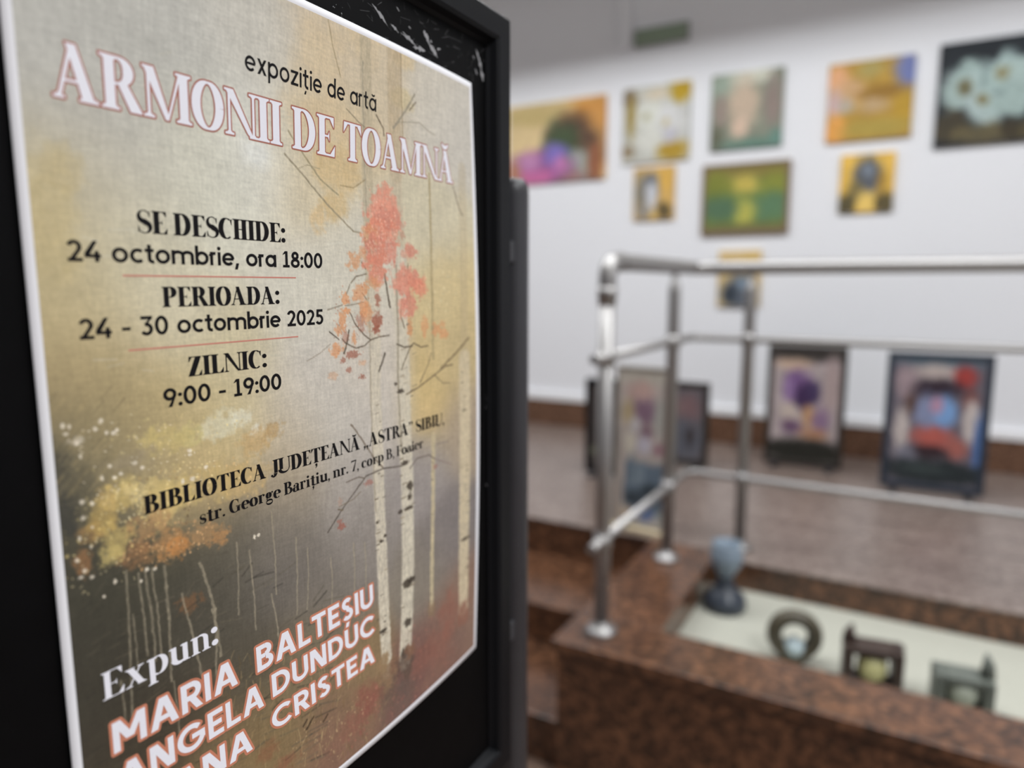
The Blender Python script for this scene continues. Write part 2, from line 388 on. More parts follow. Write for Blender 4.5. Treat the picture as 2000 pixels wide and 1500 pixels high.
(1,((10.7,200.2),(15.3,195.8)),0.48,(170,152,112),0.45),
(1,((4.0,213.8),(8.5,209.6)),0.46,(150,134,98),0.45),
(1,((7.5,219.9),(12.0,215.8)),0.47,(150,134,98),0.45),
(1,((17.7,198.2),(22.5,193.7)),0.50,(170,152,112),0.45),
(1,((27.9,188.6),(32.9,183.8)),0.53,(170,152,112),0.45),
(1,((29.2,193.1),(34.3,188.4)),0.54,(170,152,112),0.45),
(1,((12.4,190.1),(17.1,185.6)),0.48,(150,134,98),0.45),
(1,((17.9,205.4),(22.8,200.9)),0.50,(150,134,98),0.45),
(1,((22.9,218.4),(27.9,214.0)),0.52,(150,134,98),0.45),
(1,((5.2,205.1),(9.6,200.8)),0.46,(100,92,72),0.45),
(0,7.8,192.7,1.1,1.4,(226,216,196),0.90,0.50,0.50),
(0,10.1,193.5,0.7,1.3,(226,216,196),0.90,0.50,0.50),
(0,8.6,196.1,1.3,0.8,(226,216,196),0.90,0.50,0.50),
(0,12.4,200.4,1.0,1.3,(226,216,196),0.90,0.50,0.50),
(0,13.3,205.9,0.8,1.3,(226,216,196),0.90,0.50,0.50),
(0,22.3,193.2,1.2,1.3,(226,216,196),0.90,0.50,0.50),
(0,19.8,196.1,1.2,1.3,(226,216,196),0.90,0.50,0.50),
(0,24.1,198.3,0.9,1.1,(226,216,196),0.90,0.50,0.50),
(0,28.3,198.0,0.9,1.0,(226,216,196),0.90,0.50,0.50),
(0,26.9,199.0,1.3,1.1,(226,216,196),0.90,0.50,0.50),
(0,24.2,212.2,1.1,1.1,(226,216,196),0.90,0.50,0.50),
(0,34.7,213.1,1.4,1.1,(226,216,196),0.90,0.50,0.50),
(0,37.8,215.8,1.5,1.0,(226,216,196),0.90,0.50,0.50),
(0,28.5,216.2,1.1,1.2,(226,216,196),0.90,0.50,0.50),
(0,20.8,216.3,0.9,1.4,(226,216,196),0.90,0.50,0.50),
(0,25.9,217.3,1.1,1.1,(226,216,196),0.90,0.50,0.50),
(0,60.2,213.2,1.6,1.1,(226,216,196),0.90,0.50,0.50),
(0,60.3,215.1,1.2,0.8,(226,216,196),0.90,0.50,0.50),
(0,68.0,222.5,1.4,1.2,(226,216,196),0.90,0.50,0.50),
(0,60.8,226.3,1.8,1.3,(226,216,196),0.90,0.50,0.50),
(0,55.9,226.3,1.2,1.4,(226,216,196),0.90,0.50,0.50),
(0,12.4,223.8,1.3,1.2,(226,216,196),0.90,0.50,0.50),
(0,16.2,225.6,1.0,1.2,(226,216,196),0.90,0.50,0.50),
(0,12.2,230.4,1.0,1.1,(226,216,196),0.90,0.50,0.50),
(0,10.2,238.1,0.7,1.4,(226,216,196),0.90,0.50,0.50),
(0,15.4,235.1,0.7,0.8,(226,216,196),0.90,0.50,0.50),
(0,14.3,242.8,0.7,1.0,(226,216,196),0.90,0.50,0.50),
(0,8.5,246.5,1.0,1.2,(226,216,196),0.90,0.50,0.50),
(0,11.0,251.6,1.1,1.1,(226,216,196),0.90,0.50,0.50),
(0,17.6,265.0,0.7,0.9,(226,216,196),0.90,0.50,0.50),
(0,13.7,255.2,1.2,0.9,(226,216,196),0.90,0.50,0.50),
(0,9.4,253.8,1.3,0.8,(226,216,196),0.90,0.50,0.50),
(0,22.6,260.5,0.9,1.4,(226,216,196),0.90,0.50,0.50),
(0,36.4,260.3,1.3,1.3,(226,216,196),0.90,0.50,0.50),
(0,39.8,261.3,1.3,0.9,(226,216,196),0.90,0.50,0.50),
(0,33.3,264.4,0.9,1.1,(226,216,196),0.90,0.50,0.50),
(0,92.6,263.7,1.2,1.6,(226,216,196),0.90,0.50,0.50),
(0,95.1,263.7,1.2,1.2,(226,216,196),0.90,0.50,0.50),
(2,29.8,211.1,34.2,19.1,60,0.42,(224,212,186),0.80),
(2,18.3,248.9,22.2,16.8,50,0.41,(206,192,150),0.80),
(2,49.0,229.2,41.2,13.6,50,0.47,(226,214,176),0.70),
(1,((0.6,319.9),(4.6,318.5)),0.74,(50,48,42),0.35),
(1,((108.4,339.6),(114.5,339.2)),0.98,(80,76,66),0.35),
(1,((59.2,320.6),(65.9,319.7)),0.87,(50,48,42),0.35),
(1,((44.1,302.1),(48.5,297.4)),0.85,(92,86,72),0.35),
(1,((31.8,330.1),(36.0,330.0)),0.81,(92,86,72),0.35),
(1,((25.7,305.0),(32.5,302.9)),0.79,(50,48,42),0.35),
(1,((115.7,339.6),(129.7,338.1)),1.01,(104,96,80),0.35),
(1,((40.0,276.9),(47.5,277.0)),0.81,(104,96,80),0.35),
(1,((70.0,365.0),(77.4,363.4)),0.91,(104,96,80),0.35),
(1,((74.5,277.4),(84.5,277.5)),0.90,(80,76,66),0.35),
(1,((98.6,334.0),(112.5,333.3)),0.98,(92,86,72),0.35),
(1,((111.9,388.2),(127.3,390.5)),1.00,(92,86,72),0.35),
(1,((71.4,325.7),(84.6,328.1)),0.91,(92,86,72),0.35),
(1,((23.5,258.8),(30.4,255.5)),0.77,(50,48,42),0.35),
(1,((5.4,305.1),(10.6,303.1)),0.75,(50,48,42),0.35),
(1,((88.0,290.7),(102.3,289.1)),0.94,(92,86,72),0.35),
(1,((11.6,269.7),(16.7,265.5)),0.70,(92,86,72),0.35),
(1,((2.6,305.4),(6.9,304.7)),0.74,(80,76,66),0.35),
(1,((105.3,317.4),(114.8,315.4)),0.98,(92,86,72),0.35),
(1,((19.9,296.7),(23.8,294.2)),0.74,(80,76,66),0.35),
(1,((67.1,299.0),(73.4,295.6)),0.98,(80,76,66),0.35),
(1,((23.4,256.6),(32.8,253.6)),0.77,(80,76,66),0.35),
(1,((34.0,342.7),(44.7,342.1)),0.84,(104,96,80),0.35),
(1,((35.0,316.0),(40.6,314.3)),0.82,(92,86,72),0.35),
(1,((44.7,320.1),(53.8,319.3)),0.85,(80,76,66),0.35),
(1,((7.8,333.6),(11.9,333.9)),0.77,(50,48,42),0.35),
(1,((126.3,321.5),(134.8,318.5)),1.33,(92,86,72),0.35),
(1,((81.2,276.9),(91.0,277.1)),0.91,(92,86,72),0.35),
(1,((24.9,331.1),(29.4,326.8)),0.77,(80,76,66),0.35),
(1,((111.6,352.3),(119.1,348.9)),1.24,(50,48,42),0.35),
(1,((115.0,373.1),(129.2,373.3)),1.01,(50,48,42),0.35),
(1,((28.7,310.2),(36.8,308.7)),0.81,(80,76,66),0.35),
(1,((136.8,315.3),(152.0,318.6)),1.06,(92,86,72),0.35),
(1,((125.0,371.3),(142.1,377.7)),1.04,(80,76,66),0.35),
(1,((84.5,347.4),(97.1,351.4)),0.95,(50,48,42),0.35),
(1,((101.5,326.1),(113.0,326.0)),0.98,(80,76,66),0.35),
(1,((38.8,329.8),(48.9,329.3)),0.84,(92,86,72),0.35),
(1,((21.7,285.6),(27.0,284.4)),0.77,(50,48,42),0.35),
(1,((122.8,369.3),(133.2,368.9)),1.02,(92,86,72),0.35),
(1,((128.7,315.3),(139.0,310.5)),1.36,(50,48,42),0.35),
(1,((7.6,259.0),(12.5,256.0)),0.73,(80,76,66),0.35),
(1,((124.7,349.2),(131.1,347.9)),1.02,(104,96,80),0.35),
(1,((15.4,339.2),(22.6,340.1)),0.79,(92,86,72),0.35),
(1,((53.5,278.9),(58.0,274.5)),0.89,(104,96,80),0.35),
(1,((25.1,284.7),(32.4,285.9)),0.79,(92,86,72),0.35),
(1,((51.4,359.9),(59.5,361.8)),0.87,(50,48,42),0.35),
(1,((70.1,332.5),(80.8,335.8)),0.91,(104,96,80),0.35),
(1,((25.4,307.7),(33.0,309.1)),0.80,(80,76,66),0.35),
(1,((24.5,321.4),(31.6,321.5)),0.80,(80,76,66),0.35),
(1,((119.0,385.8),(132.3,387.3)),1.01,(80,76,66),0.35),
(1,((30.1,287.4),(37.4,286.0)),0.80,(80,76,66),0.35),
(1,((63.9,355.3),(72.7,353.4)),0.90,(92,86,72),0.35),
(1,((113.9,355.0),(130.2,360.2)),1.01,(50,48,42),0.35),
(1,((74.0,278.6),(85.9,275.9)),0.90,(92,86,72),0.35),
(1,((90.4,284.3),(103.2,286.0)),0.94,(50,48,42),0.35),
(1,((32.6,263.5),(39.6,259.9)),0.79,(50,48,42),0.35),
(1,((74.7,351.8),(84.2,350.4)),0.92,(92,86,72),0.35),
(1,((117.7,321.7),(127.8,323.8)),1.01,(80,76,66),0.35),
(1,((10.3,286.7),(14.0,284.7)),0.74,(92,86,72),0.35),
(1,((29.1,333.9),(39.5,333.6)),0.82,(50,48,42),0.35),
(1,((85.4,356.4),(90.9,356.7)),0.93,(92,86,72),0.35),
(1,((127.7,353.3),(139.6,356.4)),1.04,(80,76,66),0.35),
(1,((79.5,340.7),(88.9,340.2)),0.93,(92,86,72),0.35),
(1,((9.5,286.6),(13.4,286.2)),0.74,(80,76,66),0.35),
(1,((58.0,332.7),(63.4,330.3)),0.93,(92,86,72),0.35),
(1,((75.0,274.3),(79.9,272.5)),0.88,(104,96,80),0.35),
(1,((95.9,345.4),(110.6,349.7)),0.97,(80,76,66),0.35),
(1,((64.3,294.2),(73.7,295.2)),0.88,(104,96,80),0.35),
(1,((134.9,364.2),(141.7,361.3)),1.38,(50,48,42),0.35),
(1,((28.6,309.6),(36.2,308.5)),0.80,(104,96,80),0.35),
(1,((128.8,312.0),(136.9,306.5)),1.34,(80,76,66),0.35),
(1,((85.9,333.8),(96.6,335.2)),0.94,(50,48,42),0.35),
(1,((32.5,337.5),(41.8,339.3)),0.83,(50,48,42),0.35),
(1,((23.0,263.2),(32.8,265.0)),0.78,(92,86,72),0.35),
(1,((4.3,327.6),(12.7,327.5)),0.76,(50,48,42),0.35),
(1,((26.9,277.9),(36.9,278.3)),0.79,(50,48,42),0.35),
(1,((71.5,369.8),(79.9,369.7)),0.91,(80,76,66),0.35),
(1,((102.8,294.3),(108.5,294.2)),0.96,(50,48,42),0.35),
(1,((47.4,334.1),(56.0,331.3)),0.86,(80,76,66),0.35),
(1,((55.6,352.8),(60.8,351.9)),0.87,(92,86,72),0.35),
(1,((93.8,342.0),(104.0,339.1)),0.96,(104,96,80),0.35),
(1,((67.6,280.1),(73.4,277.8)),0.87,(50,48,42),0.35),
(1,((96.5,291.4),(102.5,290.8)),0.94,(104,96,80),0.35),
(1,((88.7,359.5),(102.1,362.8)),0.96,(80,76,66),0.35),
(1,((116.9,333.7),(132.6,337.9)),1.02,(80,76,66),0.35),
(1,((109.0,396.4),(123.6,398.3)),0.98,(104,96,80),0.35),
(1,((134.7,338.7),(143.9,334.7)),1.39,(50,48,42),0.35),
(1,((124.2,324.2),(133.7,325.7)),1.02,(50,48,42),0.35),
(1,((70.6,351.0),(77.2,349.6)),0.90,(104,96,80),0.35),
(1,((49.7,315.2),(58.9,315.1)),0.86,(92,86,72),0.35),
(1,((108.0,333.4),(117.5,329.9)),1.23,(80,76,66),0.35),
(1,((23.5,284.2),(28.1,281.7)),0.75,(104,96,80),0.35),
(1,((93.8,366.1),(108.9,366.4)),0.97,(104,96,80),0.35),
(1,((38.9,307.5),(48.4,306.0)),0.83,(92,86,72),0.35),
(1,((90.2,350.6),(97.9,348.6)),0.95,(50,48,42),0.35),
(1,((114.4,348.5),(129.4,350.6)),1.01,(80,76,66),0.35),
(1,((19.2,253.7),(23.9,252.0)),0.75,(80,76,66),0.35),
(1,((100.2,375.1),(111.3,377.4)),0.97,(92,86,72),0.35),
(1,((84.3,280.9),(90.2,276.6)),1.06,(50,48,42),0.35),
(1,((23.1,325.9),(27.2,323.1)),0.76,(50,48,42),0.35),
(1,((19.7,329.0),(26.4,330.1)),0.79,(92,86,72),0.35),
(1,((59.0,299.7),(65.4,298.3)),0.86,(50,48,42),0.35),
(1,((82.6,373.0),(90.8,371.8)),0.93,(92,86,72),0.35),
(1,((75.1,300.5),(80.5,295.1)),1.02,(92,86,72),0.35),
(1,((114.9,331.5),(122.7,331.1)),1.00,(104,96,80),0.35),
(1,((91.5,318.6),(105.9,318.3)),0.96,(92,86,72),0.35),
(1,((106.1,365.7),(120.4,366.6)),0.99,(104,96,80),0.35),
(1,((60.2,305.0),(70.1,306.5)),0.88,(92,86,72),0.35),
(1,((19.9,293.3),(28.9,293.2)),0.78,(104,96,80),0.35),
(1,((40.7,313.8),(46.4,311.4)),0.83,(80,76,66),0.35),
(1,((68.7,298.1),(79.1,298.5)),0.89,(80,76,66),0.35),
(1,((96.6,358.1),(103.1,356.1)),1.15,(50,48,42),0.35),
(1,((118.5,400.2),(132.0,403.4)),1.00,(50,48,42),0.35),
(1,((77.2,337.7),(83.8,333.7)),1.04,(92,86,72),0.35),
(1,((106.7,288.7),(117.4,286.2)),0.97,(92,86,72),0.35),
(1,((28.7,331.9),(37.5,334.1)),0.82,(80,76,66),0.35),
(1,((70.3,299.0),(82.5,302.2)),0.90,(104,96,80),0.35),
(1,((38.3,335.8),(47.6,335.8)),0.84,(80,76,66),0.35),
(1,((124.2,378.4),(140.0,381.4)),1.03,(50,48,42),0.35),
(1,((17.2,319.4),(22.5,320.4)),0.78,(50,48,42),0.35),
(1,((21.2,301.4),(30.8,302.7)),0.79,(50,48,42),0.35),
(1,((102.5,347.2),(112.5,345.2)),0.98,(80,76,66),0.35),
(1,((33.6,342.9),(42.3,342.2)),0.83,(104,96,80),0.35),
(1,((57.4,292.5),(62.6,289.1)),0.92,(104,96,80),0.35),
(1,((113.4,392.1),(124.6,393.2)),0.99,(104,96,80),0.35),
(1,((12.0,282.5),(18.6,280.9)),0.75,(92,86,72),0.35),
(1,((18.3,297.2),(22.8,295.7)),0.77,(50,48,42),0.35),
(1,((8.0,267.7),(12.6,265.3)),0.73,(50,48,42),0.35),
(1,((52.3,330.1),(58.7,330.0)),0.86,(104,96,80),0.35),
(1,((22.4,311.7),(30.7,311.3)),0.79,(50,48,42),0.35),
(1,((89.2,368.4),(99.2,369.9)),0.95,(92,86,72),0.35),
(1,((18.3,257.6),(26.2,256.7)),0.76,(80,76,66),0.35),
(1,((28.3,295.9),(34.5,296.8)),0.80,(50,48,42),0.35),
(1,((17.0,287.7),(21.8,287.3)),0.76,(104,96,80),0.35),
(1,((62.5,305.3),(71.6,302.9)),0.88,(50,48,42),0.35),
(1,((16.5,306.4),(23.2,304.2)),0.77,(92,86,72),0.35),
(1,((55.0,335.4),(63.9,333.0)),0.87,(80,76,66),0.35),
(1,((76.8,294.8),(88.3,294.9)),0.91,(80,76,66),0.35),
(1,((53.5,362.0),(64.9,366.8)),0.88,(50,48,42),0.35),
(1,((116.1,399.6),(130.8,404.4)),0.99,(104,96,80),0.35),
(1,((118.0,383.3),(133.7,385.7)),1.01,(80,76,66),0.35),
(1,((59.7,356.8),(71.4,359.1)),0.89,(92,86,72),0.35),
(1,((115.6,316.9),(124.0,315.9)),1.00,(50,48,42),0.35),
(1,((50.2,289.8),(55.1,286.8)),0.88,(92,86,72),0.35),
(1,((56.2,325.4),(63.8,323.2)),0.87,(104,96,80),0.35),
(1,((49.9,309.1),(58.9,308.3)),0.85,(50,48,42),0.35),
(1,((81.6,325.6),(88.2,321.5)),1.06,(80,76,66),0.35),
(1,((85.5,284.9),(96.8,283.5)),0.93,(50,48,42),0.35),
(1,((31.8,318.6),(40.5,316.5)),0.82,(104,96,80),0.35),
(1,((29.4,299.2),(36.5,300.4)),0.80,(104,96,80),0.35),
(1,((39.3,340.1),(45.6,340.6)),0.84,(80,76,66),0.35),
(1,((66.4,371.0),(78.9,374.1)),0.91,(104,96,80),0.35),
(1,((32.9,296.0),(37.8,292.8)),0.80,(50,48,42),0.35),
(1,((106.6,384.9),(120.7,386.0)),0.99,(80,76,66),0.35),
(1,((52.1,285.8),(60.0,283.6)),0.84,(50,48,42),0.35),
(1,((5.7,330.1),(8.9,328.7)),0.76,(80,76,66),0.35),
(1,((37.8,348.4),(42.2,346.3)),0.83,(104,96,80),0.35),
(1,((40.0,328.2),(49.1,330.8)),0.84,(92,86,72),0.35),
(1,((65.3,316.5),(73.5,314.8)),0.89,(104,96,80),0.35),
(1,((19.4,319.1),(25.1,316.0)),0.75,(50,48,42),0.35),
(1,((101.9,389.9),(112.3,388.8)),0.97,(50,48,42),0.35),
(1,((126.0,318.3),(143.5,320.2)),1.04,(104,96,80),0.35),
(1,((18.7,255.9),(23.1,253.2)),0.72,(50,48,42),0.35),
(1,((72.2,306.5),(81.0,307.1)),0.90,(80,76,66),0.35),
(1,((80.3,372.5),(93.0,372.5)),0.94,(92,86,72),0.35),
(1,((34.8,351.7),(39.6,352.2)),0.83,(80,76,66),0.35),
(1,((92.5,301.7),(99.0,301.8)),0.94,(80,76,66),0.35),
(1,((14.2,263.2),(18.6,258.5)),0.71,(92,86,72),0.35),
(1,((21.9,277.4),(30.9,279.2)),0.78,(80,76,66),0.35),
(1,((36.9,284.8),(44.2,282.1)),0.81,(92,86,72),0.35),
(1,((27.3,257.6),(26.5,289.6),(24.7,321.8)),0.86,(158,148,126),0.60),
(1,((32.4,260.6),(33.4,279.4),(33.5,298.2)),0.89,(158,148,126),0.60),
(1,((35.4,260.6),(36.8,281.4),(37.2,302.3)),1.13,(158,148,126),0.60),
(1,((38.4,260.5),(39.7,283.3),(40.0,306.1)),0.92,(158,148,126),0.60),
(1,((44.5,261.6),(44.5,288.3),(43.4,315.1)),1.19,(158,148,126),0.60),
(1,((51.3,277.3),(55.4,298.7),(58.6,320.4)),1.01,(158,148,126),0.60),
(1,((61.5,266.5),(65.1,279.0),(67.8,291.5)),1.33,(158,148,126),0.60),
(1,((66.4,290.9),(68.4,303.3),(69.2,315.4)),1.36,(158,148,126),0.60),
(1,((67.8,291.5),(67.2,309.2),(65.5,326.5)),1.09,(158,148,126),0.60),
(1,((103.9,254.3),(104.7,276.3),(104.1,298.3)),0.98,(158,148,126),0.60),
(1,((100.8,297.0),(103.0,310.4),(103.8,323.4)),0.98,(158,148,126),0.60),
(1,((119.1,272.7),(118.7,294.0),(116.8,314.9)),1.05,(158,148,126),0.60),
(1,((126.9,281.1),(126.3,298.3),(124.1,315.0)),0.91,(158,148,126),0.60),
(1,((89.1,269.7),(90.2,290.7),(90.0,311.6)),0.91,(158,148,126),0.60),
(1,((82.0,263.4),(81.8,281.5),(80.5,299.4)),0.87,(158,148,126),0.60),
(1,((143.6,292.7),(143.8,306.4),(142.4,319.6)),0.99,(158,148,126),0.60),
(1,((162.2,289.8),(162.5,305.6),(161.0,320.9)),1.07,(158,148,126),0.60),
(1,((171.8,292.9),(172.3,307.5),(170.9,321.6)),1.12,(158,148,126),0.60),
(1,((21.2,303.6),(21.9,314.4),(21.8,324.8)),0.63,(158,148,126),0.60),
(1,((28.8,277.5),(29.2,292.6),(28.6,307.5)),0.65,(158,148,126),0.60),
(1,((44.6,315.8),(45.4,331.0),(45.1,345.9)),0.72,(158,148,126),0.60),
(1,((113.7,400.6),(115.4,394.1)),0.76,(176,154,112),0.40),
(1,((73.8,320.4),(76.4,316.4)),0.63,(158,136,98),0.40),
(1,((161.3,387.5),(163.7,382.3)),0.96,(158,136,98),0.40),
(1,((143.7,405.4),(146.4,402.0)),0.88,(158,136,98),0.40),
(1,((115.4,369.4),(116.3,362.9)),0.77,(120,98,66),0.40),
(1,((99.9,335.5),(99.4,329.6)),0.71,(108,90,62),0.40),
(1,((106.5,353.4),(109.0,350.5)),0.74,(158,136,98),0.40),
(1,((89.4,385.8),(89.0,381.1)),0.67,(176,154,112),0.40),
(1,((77.3,333.9),(77.7,328.5)),0.63,(120,98,66),0.40),
(1,((75.2,369.8),(76.7,365.0)),0.63,(158,136,98),0.40),
(1,((142.0,411.8),(142.3,408.9)),0.86,(108,90,62),0.40),
(1,((121.1,405.7),(123.1,403.6)),0.78,(158,136,98),0.40),
(1,((90.3,372.5),(90.0,368.5)),0.67,(158,136,98),0.40),
(1,((105.4,395.6),(108.0,392.1)),0.73,(120,98,66),0.40),
(1,((183.0,388.6),(183.4,383.3)),1.05,(120,98,66),0.40),
(1,((143.4,372.2),(146.0,365.5)),0.88,(176,154,112),0.40),
(1,((84.1,353.1),(85.6,350.8)),0.66,(120,98,66),0.40),
(1,((99.4,341.1),(99.4,337.8)),0.71,(176,154,112),0.40),
(1,((86.3,378.3),(84.9,374.5)),0.66,(108,90,62),0.40),
(1,((120.4,375.9),(121.8,372.4)),0.79,(120,98,66),0.40),
(1,((122.4,345.5),(123.7,342.5)),0.80,(108,90,62),0.40),
(1,((186.3,379.5),(186.6,376.0)),1.07,(108,90,62),0.40),
(1,((75.4,366.0),(75.0,363.5)),0.62,(108,90,62),0.40),
(1,((176.4,423.7),(176.1,416.5)),1.01,(120,98,66),0.40),
(1,((90.8,374.9),(91.0,368.5)),0.68,(120,98,66),0.40),
(1,((95.6,356.0),(98.3,353.6)),0.70,(158,136,98),0.40),
(1,((90.0,343.2),(90.3,337.5)),0.68,(108,90,62),0.40),
(1,((82.4,366.3),(84.7,362.5)),0.66,(158,136,98),0.40),
(1,((159.0,392.8),(159.8,387.6)),0.94,(108,90,62),0.40),
(1,((145.2,380.8),(148.8,378.6)),0.89,(120,98,66),0.40),
(1,((117.9,345.9),(118.2,340.5)),0.78,(158,136,98),0.40),
(1,((154.5,368.1),(157.4,363.9)),0.93,(176,154,112),0.40),
(1,((161.2,404.4),(161.7,400.4)),0.95,(120,98,66),0.40),
(1,((124.3,357.9),(123.5,354.7)),0.80,(176,154,112),0.40),
(1,((84.8,357.6),(86.2,355.7)),0.66,(176,154,112),0.40),
(1,((128.0,393.9),(127.6,386.7)),0.81,(158,136,98),0.40),
(1,((75.8,349.7),(78.0,346.7)),0.63,(108,90,62),0.40),
(1,((86.9,343.8),(86.1,337.1)),0.66,(176,154,112),0.40),
(1,((139.2,362.2),(141.5,356.0)),0.87,(158,136,98),0.40),
(1,((123.9,381.3),(127.0,379.4)),0.81,(108,90,62),0.40),
(1,((161.6,404.0),(162.4,396.6)),0.95,(158,136,98),0.40),
(1,((142.1,415.7),(142.1,408.9)),0.86,(120,98,66),0.40),
(1,((127.0,353.3),(129.5,347.4)),0.82,(176,154,112),0.40),
(1,((88.8,357.2),(90.0,351.8)),0.67,(108,90,62),0.40),
(1,((172.0,435.4),(173.3,432.7)),0.98,(120,98,66),0.40),
(1,((131.7,399.1),(134.7,395.5)),0.83,(158,136,98),0.40),
(1,((97.6,360.9),(99.8,355.0)),0.71,(108,90,62),0.40),
(1,((143.1,368.2),(143.3,363.7)),0.87,(176,154,112),0.40),
(1,((180.9,392.0),(179.3,386.2)),1.03,(158,136,98),0.40),
(1,((72.2,338.1),(73.0,332.1)),0.62,(120,98,66),0.40),
(1,((82.2,356.6),(81.6,350.4)),0.65,(120,98,66),0.40),
(1,((179.6,420.4),(182.8,416.5)),1.04,(176,154,112),0.40),
(1,((169.7,433.0),(173.8,428.8)),0.99,(120,98,66),0.40),
(1,((116.4,388.5),(118.1,383.1)),0.77,(120,98,66),0.40),
(1,((153.2,403.8),(152.0,397.9)),0.90,(176,154,112),0.40),
(1,((125.5,388.1),(128.4,387.0)),0.81,(120,98,66),0.40),
(1,((167.7,402.6),(170.0,399.1)),0.98,(120,98,66),0.40),
(1,((143.8,412.1),(146.5,407.7)),0.88,(120,98,66),0.40),
(1,((119.6,381.0),(123.2,376.3)),0.79,(120,98,66),0.40),
(1,((122.3,352.1),(124.5,350.3)),0.80,(176,154,112),0.40),
(1,((92.6,377.0),(94.0,372.9)),0.69,(120,98,66),0.40),
(1,((120.6,370.2),(123.6,367.1)),0.79,(108,90,62),0.40),
(1,((79.5,324.4),(78.8,320.3)),0.64,(108,90,62),0.40),
(1,((78.0,351.8),(80.0,349.2)),0.64,(176,154,112),0.40),
(1,((177.8,413.0),(180.3,406.1)),1.03,(108,90,62),0.40),
(1,((126.3,359.7),(124.5,356.1)),0.80,(176,154,112),0.40),
(1,((85.7,376.9),(87.4,371.8)),0.66,(176,154,112),0.40),
(1,((79.7,332.3),(79.6,328.7)),0.64,(158,136,98),0.40),
(1,((115.9,369.0),(117.7,364.9)),0.77,(176,154,112),0.40),
(1,((135.5,363.8),(134.8,360.0)),0.84,(176,154,112),0.40),
(1,((72.7,354.2),(74.4,352.9)),0.62,(158,136,98),0.40),
(1,((69.4,353.8),(71.2,349.3)),0.61,(176,154,112),0.40),
(1,((173.1,418.1),(175.4,413.4)),1.01,(108,90,62),0.40),
(1,((116.3,367.8),(119.6,362.1)),0.78,(176,154,112),0.40),
(1,((88.0,382.2),(86.7,378.5)),0.66,(120,98,66),0.40),
(1,((161.1,418.7),(163.5,417.5)),0.95,(108,90,62),0.40),
(1,((95.1,380.8),(94.3,377.0)),0.69,(158,136,98),0.40),
(1,((113.0,386.2),(111.8,378.2)),0.75,(176,154,112),0.40),
(1,((106.5,375.0),(107.1,369.2)),0.73,(158,136,98),0.40),
(1,((178.6,384.8),(177.5,376.3)),1.02,(120,98,66),0.40),
(1,((116.6,373.2),(119.4,369.8)),0.78,(120,98,66),0.40),
(1,((79.2,352.7),(78.5,349.8)),0.64,(158,136,98),0.40),
(1,((163.4,376.6),(164.5,371.5)),0.96,(158,136,98),0.40),
(1,((99.7,385.0),(102.5,382.8)),0.71,(108,90,62),0.40),
(1,((134.6,398.4),(136.2,395.4)),0.84,(176,154,112),0.40),
(1,((91.3,345.9),(92.1,343.7)),0.68,(108,90,62),0.40),
(1,((126.5,373.3),(128.7,368.4)),0.81,(176,154,112),0.40),
(1,((159.7,371.8),(158.7,367.0)),0.94,(108,90,62),0.40),
(1,((130.1,357.1),(129.1,349.7)),0.82,(158,136,98),0.40),
(1,((157.7,424.6),(160.9,419.0)),0.93,(108,90,62),0.40),
(1,((68.2,335.5),(67.9,330.7)),0.60,(158,136,98),0.40),
(1,((173.7,387.1),(177.6,385.5)),1.02,(176,154,112),0.40),
(1,((71.2,364.6),(71.8,359.5)),0.61,(176,154,112),0.40),
(1,((140.3,400.0),(141.2,395.6)),0.86,(108,90,62),0.40),
(1,((88.8,360.8),(89.3,356.9)),0.67,(158,136,98),0.40),
(1,((127.6,373.2),(127.7,370.6)),0.81,(120,98,66),0.40),
(1,((156.8,397.8),(157.4,389.8)),0.93,(108,90,62),0.40),
(1,((84.1,334.1),(85.8,332.8)),0.66,(158,136,98),0.40),
(1,((159.2,410.7),(158.4,403.3)),0.93,(120,98,66),0.40),
(1,((96.1,362.5),(95.9,359.3)),0.69,(176,154,112),0.40),
(1,((129.9,384.4),(128.5,378.4)),0.81,(108,90,62),0.40),
(1,((138.2,372.0),(141.7,367.3)),0.87,(108,90,62),0.40),
(1,((121.8,402.2),(121.4,397.8)),0.78,(158,136,98),0.40),
(1,((127.5,392.0),(129.8,387.3)),0.81,(176,154,112),0.40),
(1,((121.2,380.3),(122.6,375.8)),0.79,(176,154,112),0.40),
(1,((99.2,357.4),(99.3,354.7)),0.71,(108,90,62),0.40),
(1,((150.9,361.6),(154.4,357.1)),0.92,(176,154,112),0.40),
(1,((181.4,401.8),(185.8,399.9)),1.06,(176,154,112),0.40),
(1,((125.0,364.5),(126.3,362.2)),0.81,(108,90,62),0.40),
(1,((137.6,365.7),(135.9,362.0)),0.84,(176,154,112),0.40),
(1,((147.4,411.7),(147.0,407.9)),0.88,(108,90,62),0.40),
(1,((95.2,342.2),(96.9,340.5)),0.70,(158,136,98),0.40),
(1,((78.0,377.9),(79.9,373.5)),0.64,(120,98,66),0.40),
(1,((107.3,370.5),(107.1,367.1)),0.73,(176,154,112),0.40),
(1,((162.7,419.2),(161.6,411.4)),0.94,(176,154,112),0.40),
(1,((96.9,337.3),(97.3,333.6)),0.70,(108,90,62),0.40),
(1,((69.6,361.4),(70.0,358.4)),0.61,(120,98,66),0.40),
(1,((177.1,417.1),(179.3,414.2)),1.03,(176,154,112),0.40),
(1,((101.0,343.5),(103.3,339.7)),0.72,(120,98,66),0.40),
(1,((166.1,396.4),(165.5,389.8)),0.97,(120,98,66),0.40),
(1,((112.6,392.5),(113.2,388.3)),0.75,(176,154,112),0.40),
(1,((117.1,360.2),(119.3,356.7)),0.78,(176,154,112),0.40),
(1,((71.3,340.8),(70.9,335.7)),0.61,(120,98,66),0.40),
(1,((110.0,382.6),(109.8,379.1)),0.74,(108,90,62),0.40),
(1,((92.3,369.4),(91.8,366.5)),0.68,(158,136,98),0.40),
